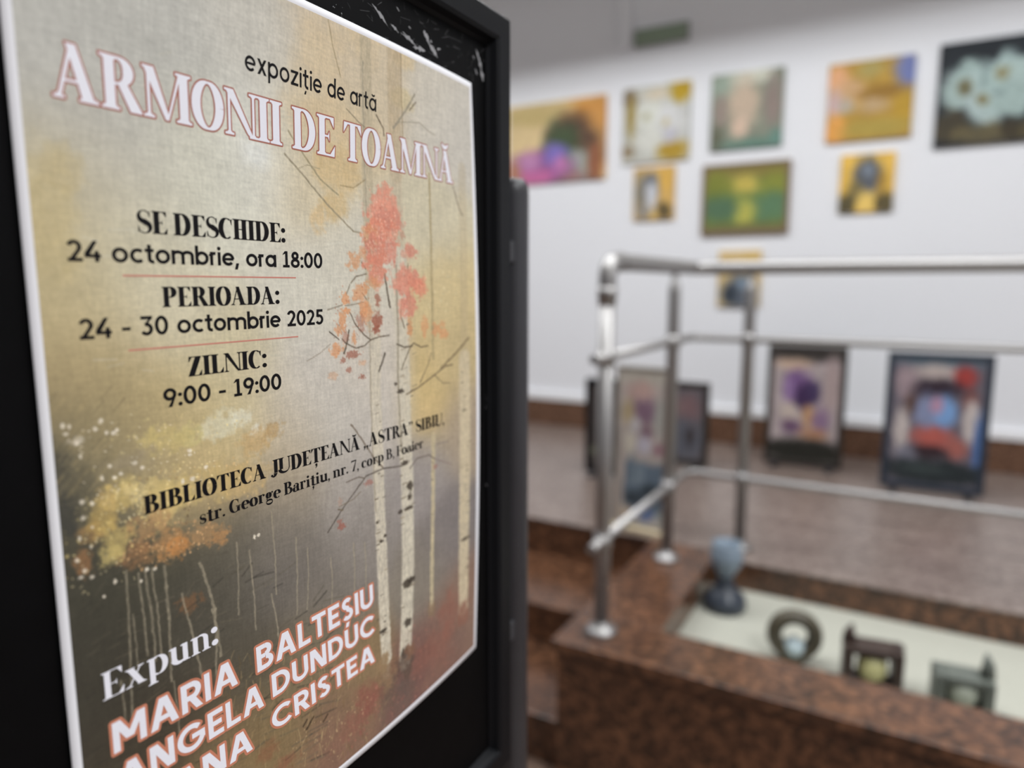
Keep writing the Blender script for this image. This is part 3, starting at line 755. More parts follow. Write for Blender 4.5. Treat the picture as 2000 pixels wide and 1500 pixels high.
(1,((74.8,370.3),(75.5,367.9)),0.63,(176,154,112),0.40),
(1,((179.1,431.2),(182.1,425.7)),1.03,(108,90,62),0.40),
(1,((86.6,360.1),(88.4,357.9)),0.67,(108,90,62),0.40),
(1,((85.5,328.5),(84.8,322.6)),0.66,(108,90,62),0.40),
(1,((102.1,369.4),(101.7,366.5)),0.71,(108,90,62),0.40),
(1,((88.9,346.1),(90.1,340.6)),0.67,(120,98,66),0.40),
(1,((73.4,344.8),(75.2,339.4)),0.63,(158,136,98),0.40),
(1,((125.7,365.8),(126.7,360.0)),0.81,(158,136,98),0.40),
(1,((81.8,352.4),(82.2,347.9)),0.65,(120,98,66),0.40),
(1,((105.7,338.0),(106.7,332.6)),0.73,(176,154,112),0.40),
(1,((132.2,369.4),(131.1,363.2)),0.82,(158,136,98),0.40),
(1,((138.3,411.7),(141.8,409.6)),0.85,(176,154,112),0.40),
(1,((129.6,348.3),(131.4,346.4)),0.83,(176,154,112),0.40),
(1,((98.6,382.2),(97.6,378.9)),0.70,(176,154,112),0.40),
(1,((82.7,356.0),(81.9,349.9)),0.65,(120,98,66),0.40),
(1,((129.9,391.5),(131.3,387.7)),0.82,(158,136,98),0.40),
(1,((66.3,369.7),(68.2,365.1)),0.60,(158,136,98),0.40),
(1,((73.7,331.1),(74.7,328.0)),0.62,(158,136,98),0.40),
(1,((109.5,342.9),(111.0,336.9)),0.75,(176,154,112),0.40),
(1,((67.7,367.4),(69.0,365.6)),0.60,(158,136,98),0.40),
(1,((121.7,389.2),(124.7,388.3)),0.79,(176,154,112),0.40),
(1,((118.1,363.1),(116.6,358.7)),0.77,(120,98,66),0.40),
(1,((113.5,372.4),(115.0,368.8)),0.76,(108,90,62),0.40),
(1,((147.9,357.6),(149.3,355.6)),0.90,(108,90,62),0.40),
(1,((169.3,424.5),(169.8,416.5)),0.98,(108,90,62),0.40),
(1,((148.9,363.4),(149.4,357.8)),0.90,(176,154,112),0.40),
(1,((186.6,387.1),(187.7,379.4)),1.07,(108,90,62),0.40),
(1,((126.7,394.0),(128.6,389.3)),0.81,(176,154,112),0.40),
(1,((131.7,357.8),(131.5,350.9)),0.83,(158,136,98),0.40),
(1,((130.6,400.0),(130.5,397.0)),0.81,(158,136,98),0.40),
(1,((149.3,416.3),(150.0,410.2)),0.89,(120,98,66),0.40),
(1,((144.8,356.6),(144.5,349.6)),0.88,(120,98,66),0.40),
(1,((127.9,370.2),(128.4,366.5)),0.81,(176,154,112),0.40),
(1,((166.2,404.2),(166.8,397.8)),0.97,(108,90,62),0.40),
(1,((110.1,352.1),(113.2,348.7)),0.76,(108,90,62),0.40),
(1,((82.6,365.1),(83.5,363.0)),0.65,(158,136,98),0.40),
(1,((69.9,361.4),(69.7,354.3)),0.61,(108,90,62),0.40),
(1,((89.9,343.3),(90.3,337.8)),0.68,(176,154,112),0.40),
(1,((142.2,377.5),(144.4,376.2)),0.88,(176,154,112),0.40),
(1,((145.9,384.2),(147.0,379.6)),0.89,(120,98,66),0.40),
(1,((163.1,385.8),(166.9,380.1)),0.97,(176,154,112),0.40),
(1,((81.6,338.7),(82.2,334.7)),0.65,(158,136,98),0.40),
(1,((142.9,399.8),(144.7,397.7)),0.87,(108,90,62),0.40),
(1,((127.4,381.4),(129.4,375.0)),0.82,(108,90,62),0.40),
(1,((162.7,367.0),(165.1,364.5)),0.97,(176,154,112),0.40),
(1,((78.4,335.1),(77.2,330.3)),0.63,(120,98,66),0.40),
(1,((87.0,348.1),(87.2,345.4)),0.67,(120,98,66),0.40),
(1,((185.7,394.5),(183.6,388.9)),1.05,(158,136,98),0.40),
(1,((75.7,372.7),(78.2,368.8)),0.63,(108,90,62),0.40),
(1,((78.4,327.6),(79.7,324.2)),0.64,(108,90,62),0.40),
(1,((106.9,344.9),(108.4,341.5)),0.74,(108,90,62),0.40),
(1,((161.3,373.5),(163.8,367.8)),0.96,(176,154,112),0.40),
(1,((119.3,348.2),(118.2,340.3)),0.78,(158,136,98),0.40),
(1,((175.2,409.0),(178.3,402.3)),1.02,(176,154,112),0.40),
(1,((70.3,327.5),(70.1,321.5)),0.61,(120,98,66),0.40),
(1,((98.7,391.5),(97.4,385.1)),0.70,(158,136,98),0.40),
(1,((81.6,324.0),(84.0,321.5)),0.65,(176,154,112),0.40),
(1,((112.7,362.2),(113.4,355.6)),0.76,(108,90,62),0.40),
(1,((147.6,413.9),(148.2,409.3)),0.88,(108,90,62),0.40),
(1,((113.6,361.9),(115.1,356.7)),0.76,(176,154,112),0.40),
(1,((70.7,374.2),(70.2,368.8)),0.61,(176,154,112),0.40),
(1,((96.2,377.4),(96.4,370.2)),0.70,(158,136,98),0.40),
(1,((74.9,349.8),(75.0,347.4)),0.62,(176,154,112),0.40),
(1,((176.1,440.1),(176.9,434.0)),1.00,(158,136,98),0.40),
(1,((116.2,354.7),(117.5,351.8)),0.77,(158,136,98),0.40),
(1,((86.5,360.2),(87.5,358.0)),0.67,(120,98,66),0.40),
(1,((158.7,375.4),(161.6,369.1)),0.95,(108,90,62),0.40),
(1,((163.4,377.3),(162.8,370.3)),0.96,(108,90,62),0.40),
(1,((137.5,379.1),(139.4,375.1)),0.86,(120,98,66),0.40),
(1,((162.0,398.8),(165.3,395.2)),0.96,(158,136,98),0.40),
(1,((162.8,395.6),(163.2,389.9)),0.96,(176,154,112),0.40),
(1,((112.8,339.3),(112.4,336.2)),0.75,(120,98,66),0.40),
(1,((149.0,422.8),(148.8,417.5)),0.88,(158,136,98),0.40),
(1,((69.3,339.0),(69.3,335.3)),0.61,(108,90,62),0.40),
(1,((185.9,385.2),(185.1,379.4)),1.06,(120,98,66),0.40),
(1,((127.5,362.0),(130.5,361.0)),0.82,(158,136,98),0.40),
(1,((120.1,374.6),(123.2,370.7)),0.79,(158,136,98),0.40),
(1,((185.5,388.2),(188.9,381.7)),1.08,(108,90,62),0.40),
(1,((152.2,389.6),(156.1,386.5)),0.92,(176,154,112),0.40),
(1,((94.0,362.3),(94.3,359.8)),0.69,(120,98,66),0.40),
(1,((124.3,400.0),(125.1,395.8)),0.79,(158,136,98),0.40),
(1,((113.6,387.9),(116.6,384.8)),0.76,(176,154,112),0.40),
(1,((124.4,356.4),(125.9,354.0)),0.80,(108,90,62),0.40),
(1,((177.9,440.7),(179.1,436.7)),1.01,(108,90,62),0.40),
(1,((140.2,353.0),(138.3,347.3)),0.85,(158,136,98),0.40),
(1,((98.9,365.7),(100.0,359.6)),0.71,(158,136,98),0.40),
(1,((78.1,371.7),(80.2,369.9)),0.64,(176,154,112),0.40),
(1,((130.2,367.9),(131.4,365.0)),0.83,(120,98,66),0.40),
(1,((112.8,353.2),(112.2,349.3)),0.75,(108,90,62),0.40),
(1,((150.8,375.0),(153.4,369.0)),0.91,(176,154,112),0.40),
(1,((154.8,425.0),(158.2,422.2)),0.92,(176,154,112),0.40),
(1,((129.1,363.0),(131.7,357.5)),0.83,(120,98,66),0.40),
(1,((76.4,362.7),(76.1,357.4)),0.63,(108,90,62),0.40),
(1,((70.9,363.0),(70.6,359.1)),0.61,(176,154,112),0.40),
(1,((165.9,396.0),(165.6,389.5)),0.97,(120,98,66),0.40),
(1,((86.8,367.2),(87.2,361.0)),0.66,(108,90,62),0.40),
(1,((174.8,401.4),(174.7,395.4)),1.01,(108,90,62),0.40),
(1,((69.4,336.4),(70.3,333.3)),0.61,(108,90,62),0.40),
(1,((114.8,374.9),(114.1,367.7)),0.76,(108,90,62),0.40),
(1,((144.9,408.4),(146.2,401.4)),0.88,(158,136,98),0.40),
(1,((148.8,360.2),(147.9,354.1)),0.89,(120,98,66),0.40),
(1,((67.5,366.6),(69.5,365.5)),0.61,(108,90,62),0.40),
(1,((144.4,374.2),(145.5,371.3)),0.88,(120,98,66),0.40),
(1,((133.6,356.1),(133.4,348.9)),0.83,(176,154,112),0.40),
(1,((118.2,365.8),(119.3,360.6)),0.78,(176,154,112),0.40),
(1,((108.9,363.7),(110.8,358.5)),0.75,(108,90,62),0.40),
(1,((78.9,333.0),(79.1,330.9)),0.64,(120,98,66),0.40),
(1,((80.7,357.9),(81.1,353.3)),0.64,(158,136,98),0.40),
(1,((178.3,407.4),(177.8,400.0)),1.02,(108,90,62),0.40),
(1,((75.8,374.0),(75.4,367.9)),0.62,(120,98,66),0.40),
(1,((126.5,402.6),(125.7,394.4)),0.80,(176,154,112),0.40),
(1,((121.4,369.5),(121.7,366.8)),0.79,(176,154,112),0.40),
(1,((101.0,376.6),(101.8,373.5)),0.71,(158,136,98),0.40),
(1,((132.5,366.0),(132.5,363.2)),0.83,(176,154,112),0.40),
(1,((139.0,395.1),(139.8,390.3)),0.85,(176,154,112),0.40),
(1,((160.1,423.5),(159.9,417.0)),0.93,(120,98,66),0.40),
(1,((106.1,396.2),(105.0,390.7)),0.72,(120,98,66),0.40),
(1,((143.8,370.4),(144.5,365.5)),0.88,(120,98,66),0.40),
(1,((157.0,427.1),(156.4,419.4)),0.91,(120,98,66),0.40),
(1,((92.4,368.1),(93.3,361.7)),0.69,(120,98,66),0.40),
(1,((160.8,371.3),(162.0,366.1)),0.95,(158,136,98),0.40),
(1,((68.1,325.2),(69.1,319.2)),0.60,(120,98,66),0.40),
(1,((139.7,389.7),(142.1,384.9)),0.86,(158,136,98),0.40),
(1,((68.4,322.8),(68.6,318.9)),0.60,(120,98,66),0.40),
(1,((177.3,389.1),(175.6,381.4)),1.01,(108,90,62),0.40),
(1,((98.1,361.8),(100.6,359.9)),0.71,(120,98,66),0.40),
(1,((140.8,380.7),(142.4,375.3)),0.87,(158,136,98),0.40),
(1,((124.2,345.1),(126.0,340.8)),0.81,(176,154,112),0.40),
(1,((89.9,378.7),(91.1,372.8)),0.68,(120,98,66),0.40),
(1,((131.4,361.6),(133.6,360.2)),0.83,(120,98,66),0.40),
(1,((125.1,358.0),(124.3,353.9)),0.80,(108,90,62),0.40),
(1,((83.9,381.0),(83.8,376.2)),0.65,(120,98,66),0.40),
(1,((146.6,404.1),(150.1,398.0)),0.89,(108,90,62),0.40),
(1,((156.2,421.8),(158.2,418.8)),0.92,(176,154,112),0.40),
(1,((118.4,379.8),(119.6,376.8)),0.78,(176,154,112),0.40),
(0,167.3,388.9,17.8,13.9,(134,81,71),0.60,1.00,0.70),
(0,159.2,397.5,17.0,10.6,(131,82,72),0.60,1.00,0.70),
(0,245.0,392.6,32.4,16.6,(138,97,83),0.60,1.00,0.70),
(0,259.4,375.8,20.1,19.2,(140,94,80),0.60,1.00,0.70),
(0,220.0,391.6,25.7,12.2,(132,90,78),0.60,1.00,0.70),
(0,194.8,410.6,20.2,12.9,(108,90,80),0.60,1.00,0.70),
(0,204.8,398.3,11.6,13.4,(90,79,71),0.60,1.00,0.70),
(0,186.2,395.6,9.7,12.8,(98,84,72),0.60,1.00,0.70),
(0,236.7,411.3,25.1,9.0,(123,94,81),0.60,1.00,0.70),
(0,147.7,400.6,16.1,11.8,(129,94,77),0.60,1.00,0.70),
(0,90.3,378.6,9.2,6.6,(131,91,66),0.60,1.00,0.70),
(0,102.3,391.7,9.7,5.4,(134,88,68),0.60,1.00,0.70),
(0,272.8,397.8,13.3,16.0,(117,94,84),0.60,1.00,0.70),
(2,220.0,391.6,52.8,27.8,90,0.91,(166,112,96),0.50),
(2,175.1,403.1,32.4,18.7,80,0.77,(150,92,82),0.50),
(2,135.9,393.8,34.5,17.3,60,0.67,(186,160,120),0.50),
(1,((118.5,376.2),(115.3,378.5)),1.04,(60,48,36),0.80),
(1,((120.8,379.0),(117.6,381.3)),1.05,(60,48,36),0.80),
(1,((122.9,377.2),(119.6,379.5)),1.06,(60,48,36),0.80),
(1,((133.4,381.5),(129.9,383.8)),1.11,(60,48,36),0.80),
(1,((73.3,362.7),(70.7,365.0)),0.83,(60,48,36),0.80),
(1,((77.8,362.7),(75.2,365.0)),0.85,(60,48,36),0.80),
(1,((187.6,140.6),(187.5,167.7),(186.1,201.5),(186.7,229.8),(186.7,278.1),(187.0,321.2),(186.3,381.9)),9.75,(205,196,176),0.92),
(1,((211.9,121.8),(212.4,153.2),(213.1,191.9),(213.1,234.8),(214.3,268.9),(212.4,320.2),(209.1,354.2),(204.2,383.8)),12.53,(206,198,178),0.92),
(1,((242.7,240.3),(241.6,279.4),(236.3,362.1)),4.02,(196,182,148),0.85),
(1,((279.5,191.2),(279.2,266.0),(277.8,327.7),(276.8,379.4)),12.59,(204,190,160),0.90),
(1,((182.9,158.4),(181.7,207.1),(182.0,232.1),(183.0,277.0)),1.37,(150,140,122),0.60),
(1,((208.2,128.1),(208.5,165.8),(207.6,204.2),(209.1,244.0)),1.99,(140,130,112),0.60),
(1,((185.0,316.8),(186.2,316.9)),0.52,(150,136,114),0.70),
(1,((188.8,256.1),(190.7,256.0)),0.96,(120,108,90),0.70),
(1,((183.5,356.9),(184.9,357.1)),0.98,(90,80,68),0.70),
(1,((186.0,349.2),(187.3,349.4)),0.98,(90,80,68),0.70),
(1,((182.7,298.2),(185.1,298.2)),0.97,(90,80,68),0.70),
(1,((189.1,222.0),(190.2,221.9)),0.63,(120,108,90),0.70),
(1,((181.0,373.7),(184.2,374.2)),0.52,(150,136,114),0.70),
(1,((180.0,329.1),(182.1,329.3)),0.65,(120,108,90),0.70),
(1,((186.3,211.6),(188.9,211.1)),0.63,(120,108,90),0.70),
(1,((183.8,331.1),(186.7,331.3)),0.52,(90,80,68),0.70),
(1,((189.8,269.7),(192.5,269.6)),0.52,(90,80,68),0.70),
(1,((183.4,295.7),(186.3,295.7)),0.97,(150,136,114),0.70),
(1,((185.3,356.5),(187.5,356.8)),0.98,(120,108,90),0.70),
(1,((189.3,316.3),(191.2,316.4)),0.99,(150,136,114),0.70),
(1,((189.7,309.2),(191.5,309.3)),0.53,(150,136,114),0.70),
(1,((186.2,253.8),(187.8,253.7)),0.96,(90,80,68),0.70),
(1,((183.0,269.3),(185.1,269.2)),0.96,(90,80,68),0.70),
(1,((182.9,290.8),(186.3,290.8)),0.97,(120,108,90),0.70),
(1,((185.5,216.6),(188.6,216.1)),0.50,(120,108,90),0.70),
(1,((186.0,246.2),(188.8,245.9)),0.51,(90,80,68),0.70),
(1,((184.1,355.1),(186.1,355.4)),0.98,(90,80,68),0.70),
(1,((179.9,345.4),(181.6,345.6)),0.97,(90,80,68),0.70),
(1,((188.6,235.6),(189.8,235.5)),0.51,(150,136,114),0.70),
(1,((186.6,345.7),(188.5,345.9)),0.66,(90,80,68),0.70),
(1,((183.8,288.9),(186.0,289.0)),0.52,(120,108,90),0.70),
(1,((180.7,301.2),(184.3,301.3)),0.52,(90,80,68),0.70),
(1,((219.7,210.5),(222.1,210.2)),0.67,(90,80,68),0.70),
(1,((211.5,284.4),(214.2,284.4)),1.02,(150,136,114),0.70),
(1,((221.5,204.3),(226.2,203.6)),0.54,(120,108,90),0.70),
(1,((208.2,275.4),(212.3,275.3)),1.01,(120,108,90),0.70),
(1,((218.0,245.8),(222.3,245.5)),1.02,(90,80,68),0.70),
(1,((207.7,249.6),(210.5,249.4)),1.00,(120,108,90),0.70),
(1,((212.8,229.3),(215.6,229.0)),0.53,(150,136,114),0.70),
(1,((217.9,281.7),(222.3,281.7)),0.55,(90,80,68),0.70),
(1,((208.5,233.2),(212.9,232.7)),0.66,(90,80,68),0.70),
(1,((210.1,225.1),(212.7,224.8)),0.99,(150,136,114),0.70),
(1,((208.5,228.6),(211.0,228.4)),0.53,(120,108,90),0.70),
(1,((210.0,196.6),(213.0,196.1)),0.98,(150,136,114),0.70),
(1,((212.2,197.4),(214.4,197.0)),0.52,(150,136,114),0.70),
(1,((217.0,164.4),(219.5,163.8)),0.97,(90,80,68),0.70),
(1,((209.7,366.5),(213.3,367.1)),1.04,(150,136,114),0.70),
(1,((218.9,169.0),(223.0,168.1)),0.98,(150,136,114),0.70),
(1,((212.4,336.2),(216.8,336.6)),1.04,(120,108,90),0.70),
(1,((209.4,266.3),(213.7,266.1)),1.01,(120,108,90),0.70),
(1,((207.2,260.5),(209.0,260.4)),1.00,(120,108,90),0.70),
(1,((221.9,183.6),(226.2,182.7)),0.53,(120,108,90),0.70),
(1,((212.3,192.2),(216.9,191.4)),0.52,(150,136,114),0.70),
(1,((211.1,180.0),(215.9,179.0)),0.65,(150,136,114),0.70),
(1,((206.0,292.2),(210.2,292.3)),0.68,(90,80,68),0.70),
(1,((206.3,288.0),(210.1,288.0)),1.02,(150,136,114),0.70),
(1,((204.3,347.7),(206.6,347.9)),1.02,(120,108,90),0.70),
(1,((215.4,335.5),(219.8,336.0)),0.56,(150,136,114),0.70),
(1,((205.6,371.3),(209.3,371.9)),0.68,(120,108,90),0.70),
(1,((206.3,377.4),(211.2,378.3)),1.03,(90,80,68),0.70),
(1,((219.4,207.0),(222.0,206.6)),1.00,(120,108,90),0.70),
(1,((213.1,201.3),(216.5,200.7)),0.53,(150,136,114),0.70),
(1,((275.5,295.3),(278.6,295.2)),0.62,(150,136,114),0.70),
(1,((277.3,228.7),(281.0,228.2)),1.12,(90,80,68),0.70),
(1,((281.6,323.6),(286.3,323.9)),0.64,(150,136,114),0.70),
(1,((281.5,255.4),(283.9,255.2)),0.61,(150,136,114),0.70),
(1,((275.6,208.4),(278.0,208.0)),1.10,(120,108,90),0.70),
(1,((283.7,252.6),(286.4,252.4)),1.15,(150,136,114),0.70),
(1,((280.3,347.7),(282.9,348.0)),1.21,(90,80,68),0.70),
(1,((274.6,270.5),(276.3,270.4)),0.76,(150,136,114),0.70),
(1,((281.0,297.3),(285.0,297.3)),0.63,(90,80,68),0.70),
(1,((280.6,269.7),(282.9,269.6)),1.15,(150,136,114),0.70),
(1,((278.5,218.9),(280.6,218.6)),1.12,(150,136,114),0.70),
(1,((281.2,273.4),(283.3,273.3)),0.77,(90,80,68),0.70),
(1,((281.2,341.2),(284.0,341.4)),0.65,(90,80,68),0.70),
(1,((275.7,200.8),(277.7,200.5)),0.73,(90,80,68),0.70),
(1,((239.2,355.5),(240.4,355.7)),0.59,(150,136,114),0.70),
(1,((241.4,259.2),(241.9,259.2)),1.07,(120,108,90),0.70),
(1,((238.8,300.9),(239.4,300.9)),0.58,(150,136,114),0.70),
(1,((236.4,351.2),(237.1,351.3)),1.09,(120,108,90),0.70),
(1,((241.0,265.2),(242.3,265.1)),0.57,(150,136,114),0.70),
(1,((240.4,270.8),(241.5,270.7)),0.71,(90,80,68),0.70),
(1,((239.1,297.4),(239.6,297.4)),0.72,(120,108,90),0.70),
(1,((239.3,294.8),(240.7,294.8)),1.08,(150,136,114),0.70),
(0,211.9,252.7,5.1,2.0,(62,54,46),0.85,0.70,0.40),
(0,216.4,269.4,3.7,4.1,(62,54,46),0.85,0.70,0.40),
(0,214.7,283.4,5.3,1.7,(62,54,46),0.85,0.70,0.40),
(0,210.5,333.6,5.3,4.1,(62,54,46),0.85,0.70,0.40),
(0,214.9,332.5,4.3,2.8,(62,54,46),0.85,0.70,0.40),
(0,209.6,205.8,4.0,1.6,(62,54,46),0.85,0.70,0.40),
(0,205.3,200.7,2.0,1.3,(62,54,46),0.85,0.70,0.40),
(0,209.7,359.8,4.8,3.4,(62,54,46),0.85,0.70,0.40),
(0,204.2,378.5,4.2,4.1,(62,54,46),0.85,0.70,0.40),
(0,184.5,354.5,4.3,1.6,(62,54,46),0.85,0.70,0.40),
(0,279.1,325.0,6.6,1.6,(62,54,46),0.85,0.70,0.40),
(0,187.1,297.0,2.4,1.3,(62,54,46),0.85,0.70,0.40),
(0,184.0,283.8,1.9,1.3,(62,54,46),0.85,0.70,0.40),
(0,190.7,294.5,1.9,1.3,(62,54,46),0.85,0.70,0.40),
(0,206.3,283.8,2.6,1.7,(62,54,46),0.85,0.70,0.40),
(0,216.1,276.2,2.6,2.7,(62,54,46),0.85,0.70,0.40),
(0,186.5,384.7,10.7,11.0,(128,104,80),0.85,1.00,0.50),
(0,182.5,375.2,6.7,7.1,(142,118,88),0.85,1.00,0.50),
(0,193.1,381.8,6.0,6.6,(120,92,74),0.85,1.00,0.50),
(0,204.5,386.1,11.6,10.1,(92,76,66),0.85,1.00,0.50),
(0,209.7,379.4,6.5,6.1,(120,90,72),0.85,1.00,0.50),
(0,276.8,381.4,11.6,10.5,(140,100,84),0.85,1.00,0.50),
(0,236.3,362.9,6.0,6.5,(134,112,90),0.85,1.00,0.50),
(2,190.4,382.2,16.8,9.8,40,0.62,(150,116,90),0.60),
(1,((124.9,63.6),(132.1,71.0),(146.0,84.3),(159.2,90.8)),0.93,(150,140,112),0.80),
(1,((122.0,75.1),(133.5,83.4),(151.2,97.0),(170.8,109.7),(176.7,110.1)),0.96,(140,130,108),0.80),
(1,((130.1,81.3),(137.1,78.3),(146.1,79.1)),0.51,(150,140,115),0.80),
(1,((161.3,85.6),(171.4,85.8),(180.9,80.4)),0.70,(150,132,98),0.80),
(1,((151.5,2.1),(155.7,15.7),(161.8,29.4)),0.93,(165,150,120),0.80),
(1,((166.2,44.6),(176.1,49.6),(181.2,51.4)),0.68,(130,120,100),0.80),
(1,((191.3,43.0),(197.2,48.9),(198.2,53.0)),1.15,(110,98,80),0.80),
(1,((206.7,47.1),(217.4,36.2),(227.5,23.6)),1.51,(150,142,125),0.90),
(1,((210.0,43.0),(233.1,39.1),(241.3,42.2),(249.8,43.8)),0.62,(150,142,125),0.80),
(1,((222.5,33.7),(228.7,27.9)),1.06,(110,98,80),0.80),
(1,((149.0,153.0),(160.2,150.7)),0.57,(110,98,80),0.80),
(1,((167.7,138.5),(172.0,134.8),(180.7,133.2)),0.72,(110,98,80),0.85),
(1,((163.7,144.8),(166.8,139.4)),0.83,(110,98,80),0.70),
(1,((162.6,151.1),(169.3,150.6),(177.9,149.4)),0.58,(110,98,80),0.70),
(1,((177.0,126.6),(180.4,130.3)),0.88,(110,98,80),0.90),
(1,((176.8,144.1),(180.6,147.9)),0.88,(110,98,80),0.90),
(1,((166.2,154.9),(170.9,162.4),(178.0,168.7),(183.2,171.7),(190.6,170.4),(200.1,170.0)),0.79,(92,80,66),0.90),
(1,((183.2,171.7),(177.8,174.7),(170.3,175.6),(162.1,172.1),(159.3,169.6)),0.77,(92,80,66),0.90),
(1,((149.6,165.0),(156.9,169.7)),0.71,(80,70,58),0.90),
(1,((165.3,165.0),(162.0,175.0),(160.6,177.8)),1.07,(80,70,58),0.90),
(1,((197.1,132.9),(199.5,145.2),(201.6,152.9)),1.43,(96,86,72),0.90),
(1,((213.1,148.5),(211.3,158.0),(215.0,166.1)),1.20,(110,98,80),0.80),
(1,((207.2,175.9),(214.6,178.4),(222.3,178.3)),0.97,(80,70,58),0.90),
(1,((219.8,126.3),(217.9,137.4)),1.02,(110,98,80),0.70),
(1,((238.9,179.2),(231.3,179.6),(223.9,176.4),(221.3,177.9),(214.3,187.1),(211.1,192.3)),0.85,(96,84,66),0.90),
(1,((195.8,180.7),(191.8,188.1),(189.8,191.0)),1.40,(80,72,62),0.90),
(1,((215.6,208.6),(226.7,206.0),(243.3,200.1),(257.6,194.6),(265.8,194.3)),0.97,(110,96,74),0.90),
(1,((284.7,176.9),(269.5,186.8),(251.9,195.8)),1.77,(128,112,84),0.80),
(1,((229.5,203.0),(237.9,192.7),(242.0,184.5)),1.10,(130,115,88),0.80),
(1,((245.0,199.3),(254.5,205.9),(263.2,207.0)),0.71,(110,98,80),0.70),
(1,((142.2,277.2),(152.9,268.4),(164.9,260.0),(175.5,252.7),(190.9,251.6),(209.2,254.1)),0.93,(92,84,76),0.90),
(1,((158.5,252.3),(168.8,251.7),(174.1,253.6)),0.77,(100,90,80),0.80),
(1,((164.4,219.6),(172.2,228.7),(182.8,243.3),(191.0,250.9)),1.19,(120,108,94),0.80),
(1,((216.9,257.5),(225.1,252.5),(237.8,252.8),(243.4,256.8)),0.91,(110,100,92),0.90),
(1,((243.4,256.8),(263.2,265.1)),0.74,(130,115,110),0.70),
(1,((245.9,247.3),(259.4,247.7)),0.91,(130,122,116),0.70),
(1,((151.9,265.1),(163.8,263.8),(170.5,260.9)),0.61,(110,98,80),0.70),
(1,((151.0,266.3),(155.0,267.8)),0.90,(110,98,80),0.90),
(1,((132.7,179.5),(142.1,176.2),(150.0,171.8)),0.55,(140,128,112),0.70),
(1,((269.8,73.6),(276.6,87.6),(279.6,91.4)),1.53,(140,128,110),0.80),
(0,197.8,84.2,6.4,4.9,(212,146,124),0.77,1.15,0.35),
(0,198.7,90.9,12.8,8.1,(212,146,124),0.81,1.15,0.35),
(0,196.6,98.5,17.6,9.4,(212,146,124),0.83,1.15,0.35),
(0,202.2,101.0,12.5,9.5,(203,132,114),0.63,1.15,0.35),
(0,195.0,109.0,19.5,9.4,(210,134,110),0.81,1.15,0.35),
(0,184.5,111.7,9.3,6.7,(205,146,104),0.54,1.15,0.35),
(0,194.7,117.9,14.6,11.0,(203,132,114),0.77,1.15,0.35),
(0,189.8,127.1,10.5,12.5,(210,134,110),0.81,1.15,0.35),
(0,189.6,136.0,7.7,6.9,(212,146,124),0.81,1.15,0.35),
(0,186.3,138.2,7.6,3.8,(205,146,104),0.63,1.15,0.35),
(0,171.0,126.1,5.8,6.0,(205,146,104),0.68,1.15,0.35),
(0,178.0,121.6,4.6,4.3,(205,146,104),0.54,1.15,0.35),
(0,222.5,118.9,7.0,5.3,(203,132,114),0.77,1.15,0.35),
(0,216.4,120.7,4.2,3.3,(212,146,124),0.54,1.15,0.35),
(0,219.5,137.4,13.9,8.7,(203,132,114),0.79,1.15,0.35),
(0,213.4,135.9,10.5,8.6,(212,146,124),0.72,1.15,0.35),
(0,228.7,140.6,8.9,7.5,(210,134,110),0.77,1.15,0.35),
(0,220.6,151.8,8.1,7.4,(203,132,114),0.77,1.15,0.35),
(0,213.4,153.3,5.3,6.7,(212,146,124),0.63,1.15,0.35),
(0,173.8,144.0,6.3,5.5,(205,146,104),0.72,1.15,0.35),
(0,179.1,140.5,3.7,3.1,(205,146,104),0.63,1.15,0.35),
(0,162.7,147.6,3.9,3.9,(205,146,104),0.77,1.15,0.35),
(0,164.1,154.3,3.5,2.4,(205,146,104),0.81,1.15,0.35),
(0,160.6,159.0,3.8,6.6,(205,146,104),0.77,1.15,0.35),
(0,156.3,164.5,3.4,3.0,(205,146,104),0.68,1.15,0.35),
(0,155.0,175.0,5.5,4.2,(205,146,104),0.77,1.15,0.35),
(0,178.6,153.8,5.5,5.6,(205,146,104),0.77,1.15,0.35),
(0,175.7,161.1,4.1,5.6,(152,92,74),0.45,1.15,0.35),
(0,179.8,156.8,6.0,8.1,(205,146,104),0.59,1.15,0.35),
(0,190.1,148.1,2.9,4.4,(152,92,74),0.68,1.15,0.35),
(0,189.1,160.2,4.8,5.7,(152,92,74),0.81,1.15,0.35),
(0,188.5,166.3,3.8,3.2,(152,92,74),0.81,1.15,0.35),
(0,161.9,167.7,3.0,4.2,(152,92,74),0.45,1.15,0.35),
(0,168.9,169.6,2.2,4.3,(205,146,104),0.72,1.15,0.35),
(0,167.2,178.9,6.2,2.5,(152,92,74),0.68,1.15,0.35),
(0,159.2,181.7,2.6,1.8,(152,92,74),0.63,1.15,0.35),
(0,164.3,187.5,3.1,1.8,(152,92,74),0.59,1.15,0.35),
(0,175.2,192.8,3.2,1.9,(152,92,74),0.68,1.15,0.35),
(0,151.1,189.8,4.1,2.7,(205,146,104),0.36,1.15,0.35),
(0,175.6,184.4,4.1,1.9,(205,146,104),0.41,1.15,0.35),
(0,220.1,166.4,2.7,7.5,(205,146,104),0.77,1.15,0.35),
(0,235.4,166.5,4.5,6.3,(205,146,104),0.63,1.15,0.35),
(0,247.5,168.8,4.7,5.0,(205,146,104),0.68,1.15,0.35),
(0,255.9,172.4,6.0,3.7,(205,146,104),0.68,1.15,0.35),
(0,254.9,165.4,3.6,2.5,(205,146,104),0.54,1.15,0.35),
(0,215.2,109.2,3.2,2.6,(180,130,110),0.54,1.15,0.35),
(0,177.5,257.0,4.3,2.0,(160,100,86),0.54,1.15,0.35),
(0,153.6,277.1,3.9,2.5,(150,90,76),0.68,1.15,0.35),
(0,151.8,273.5,2.6,1.3,(150,90,76),0.54,1.15,0.35),
(0,244.4,262.7,3.0,1.9,(160,100,90),0.45,1.15,0.35),
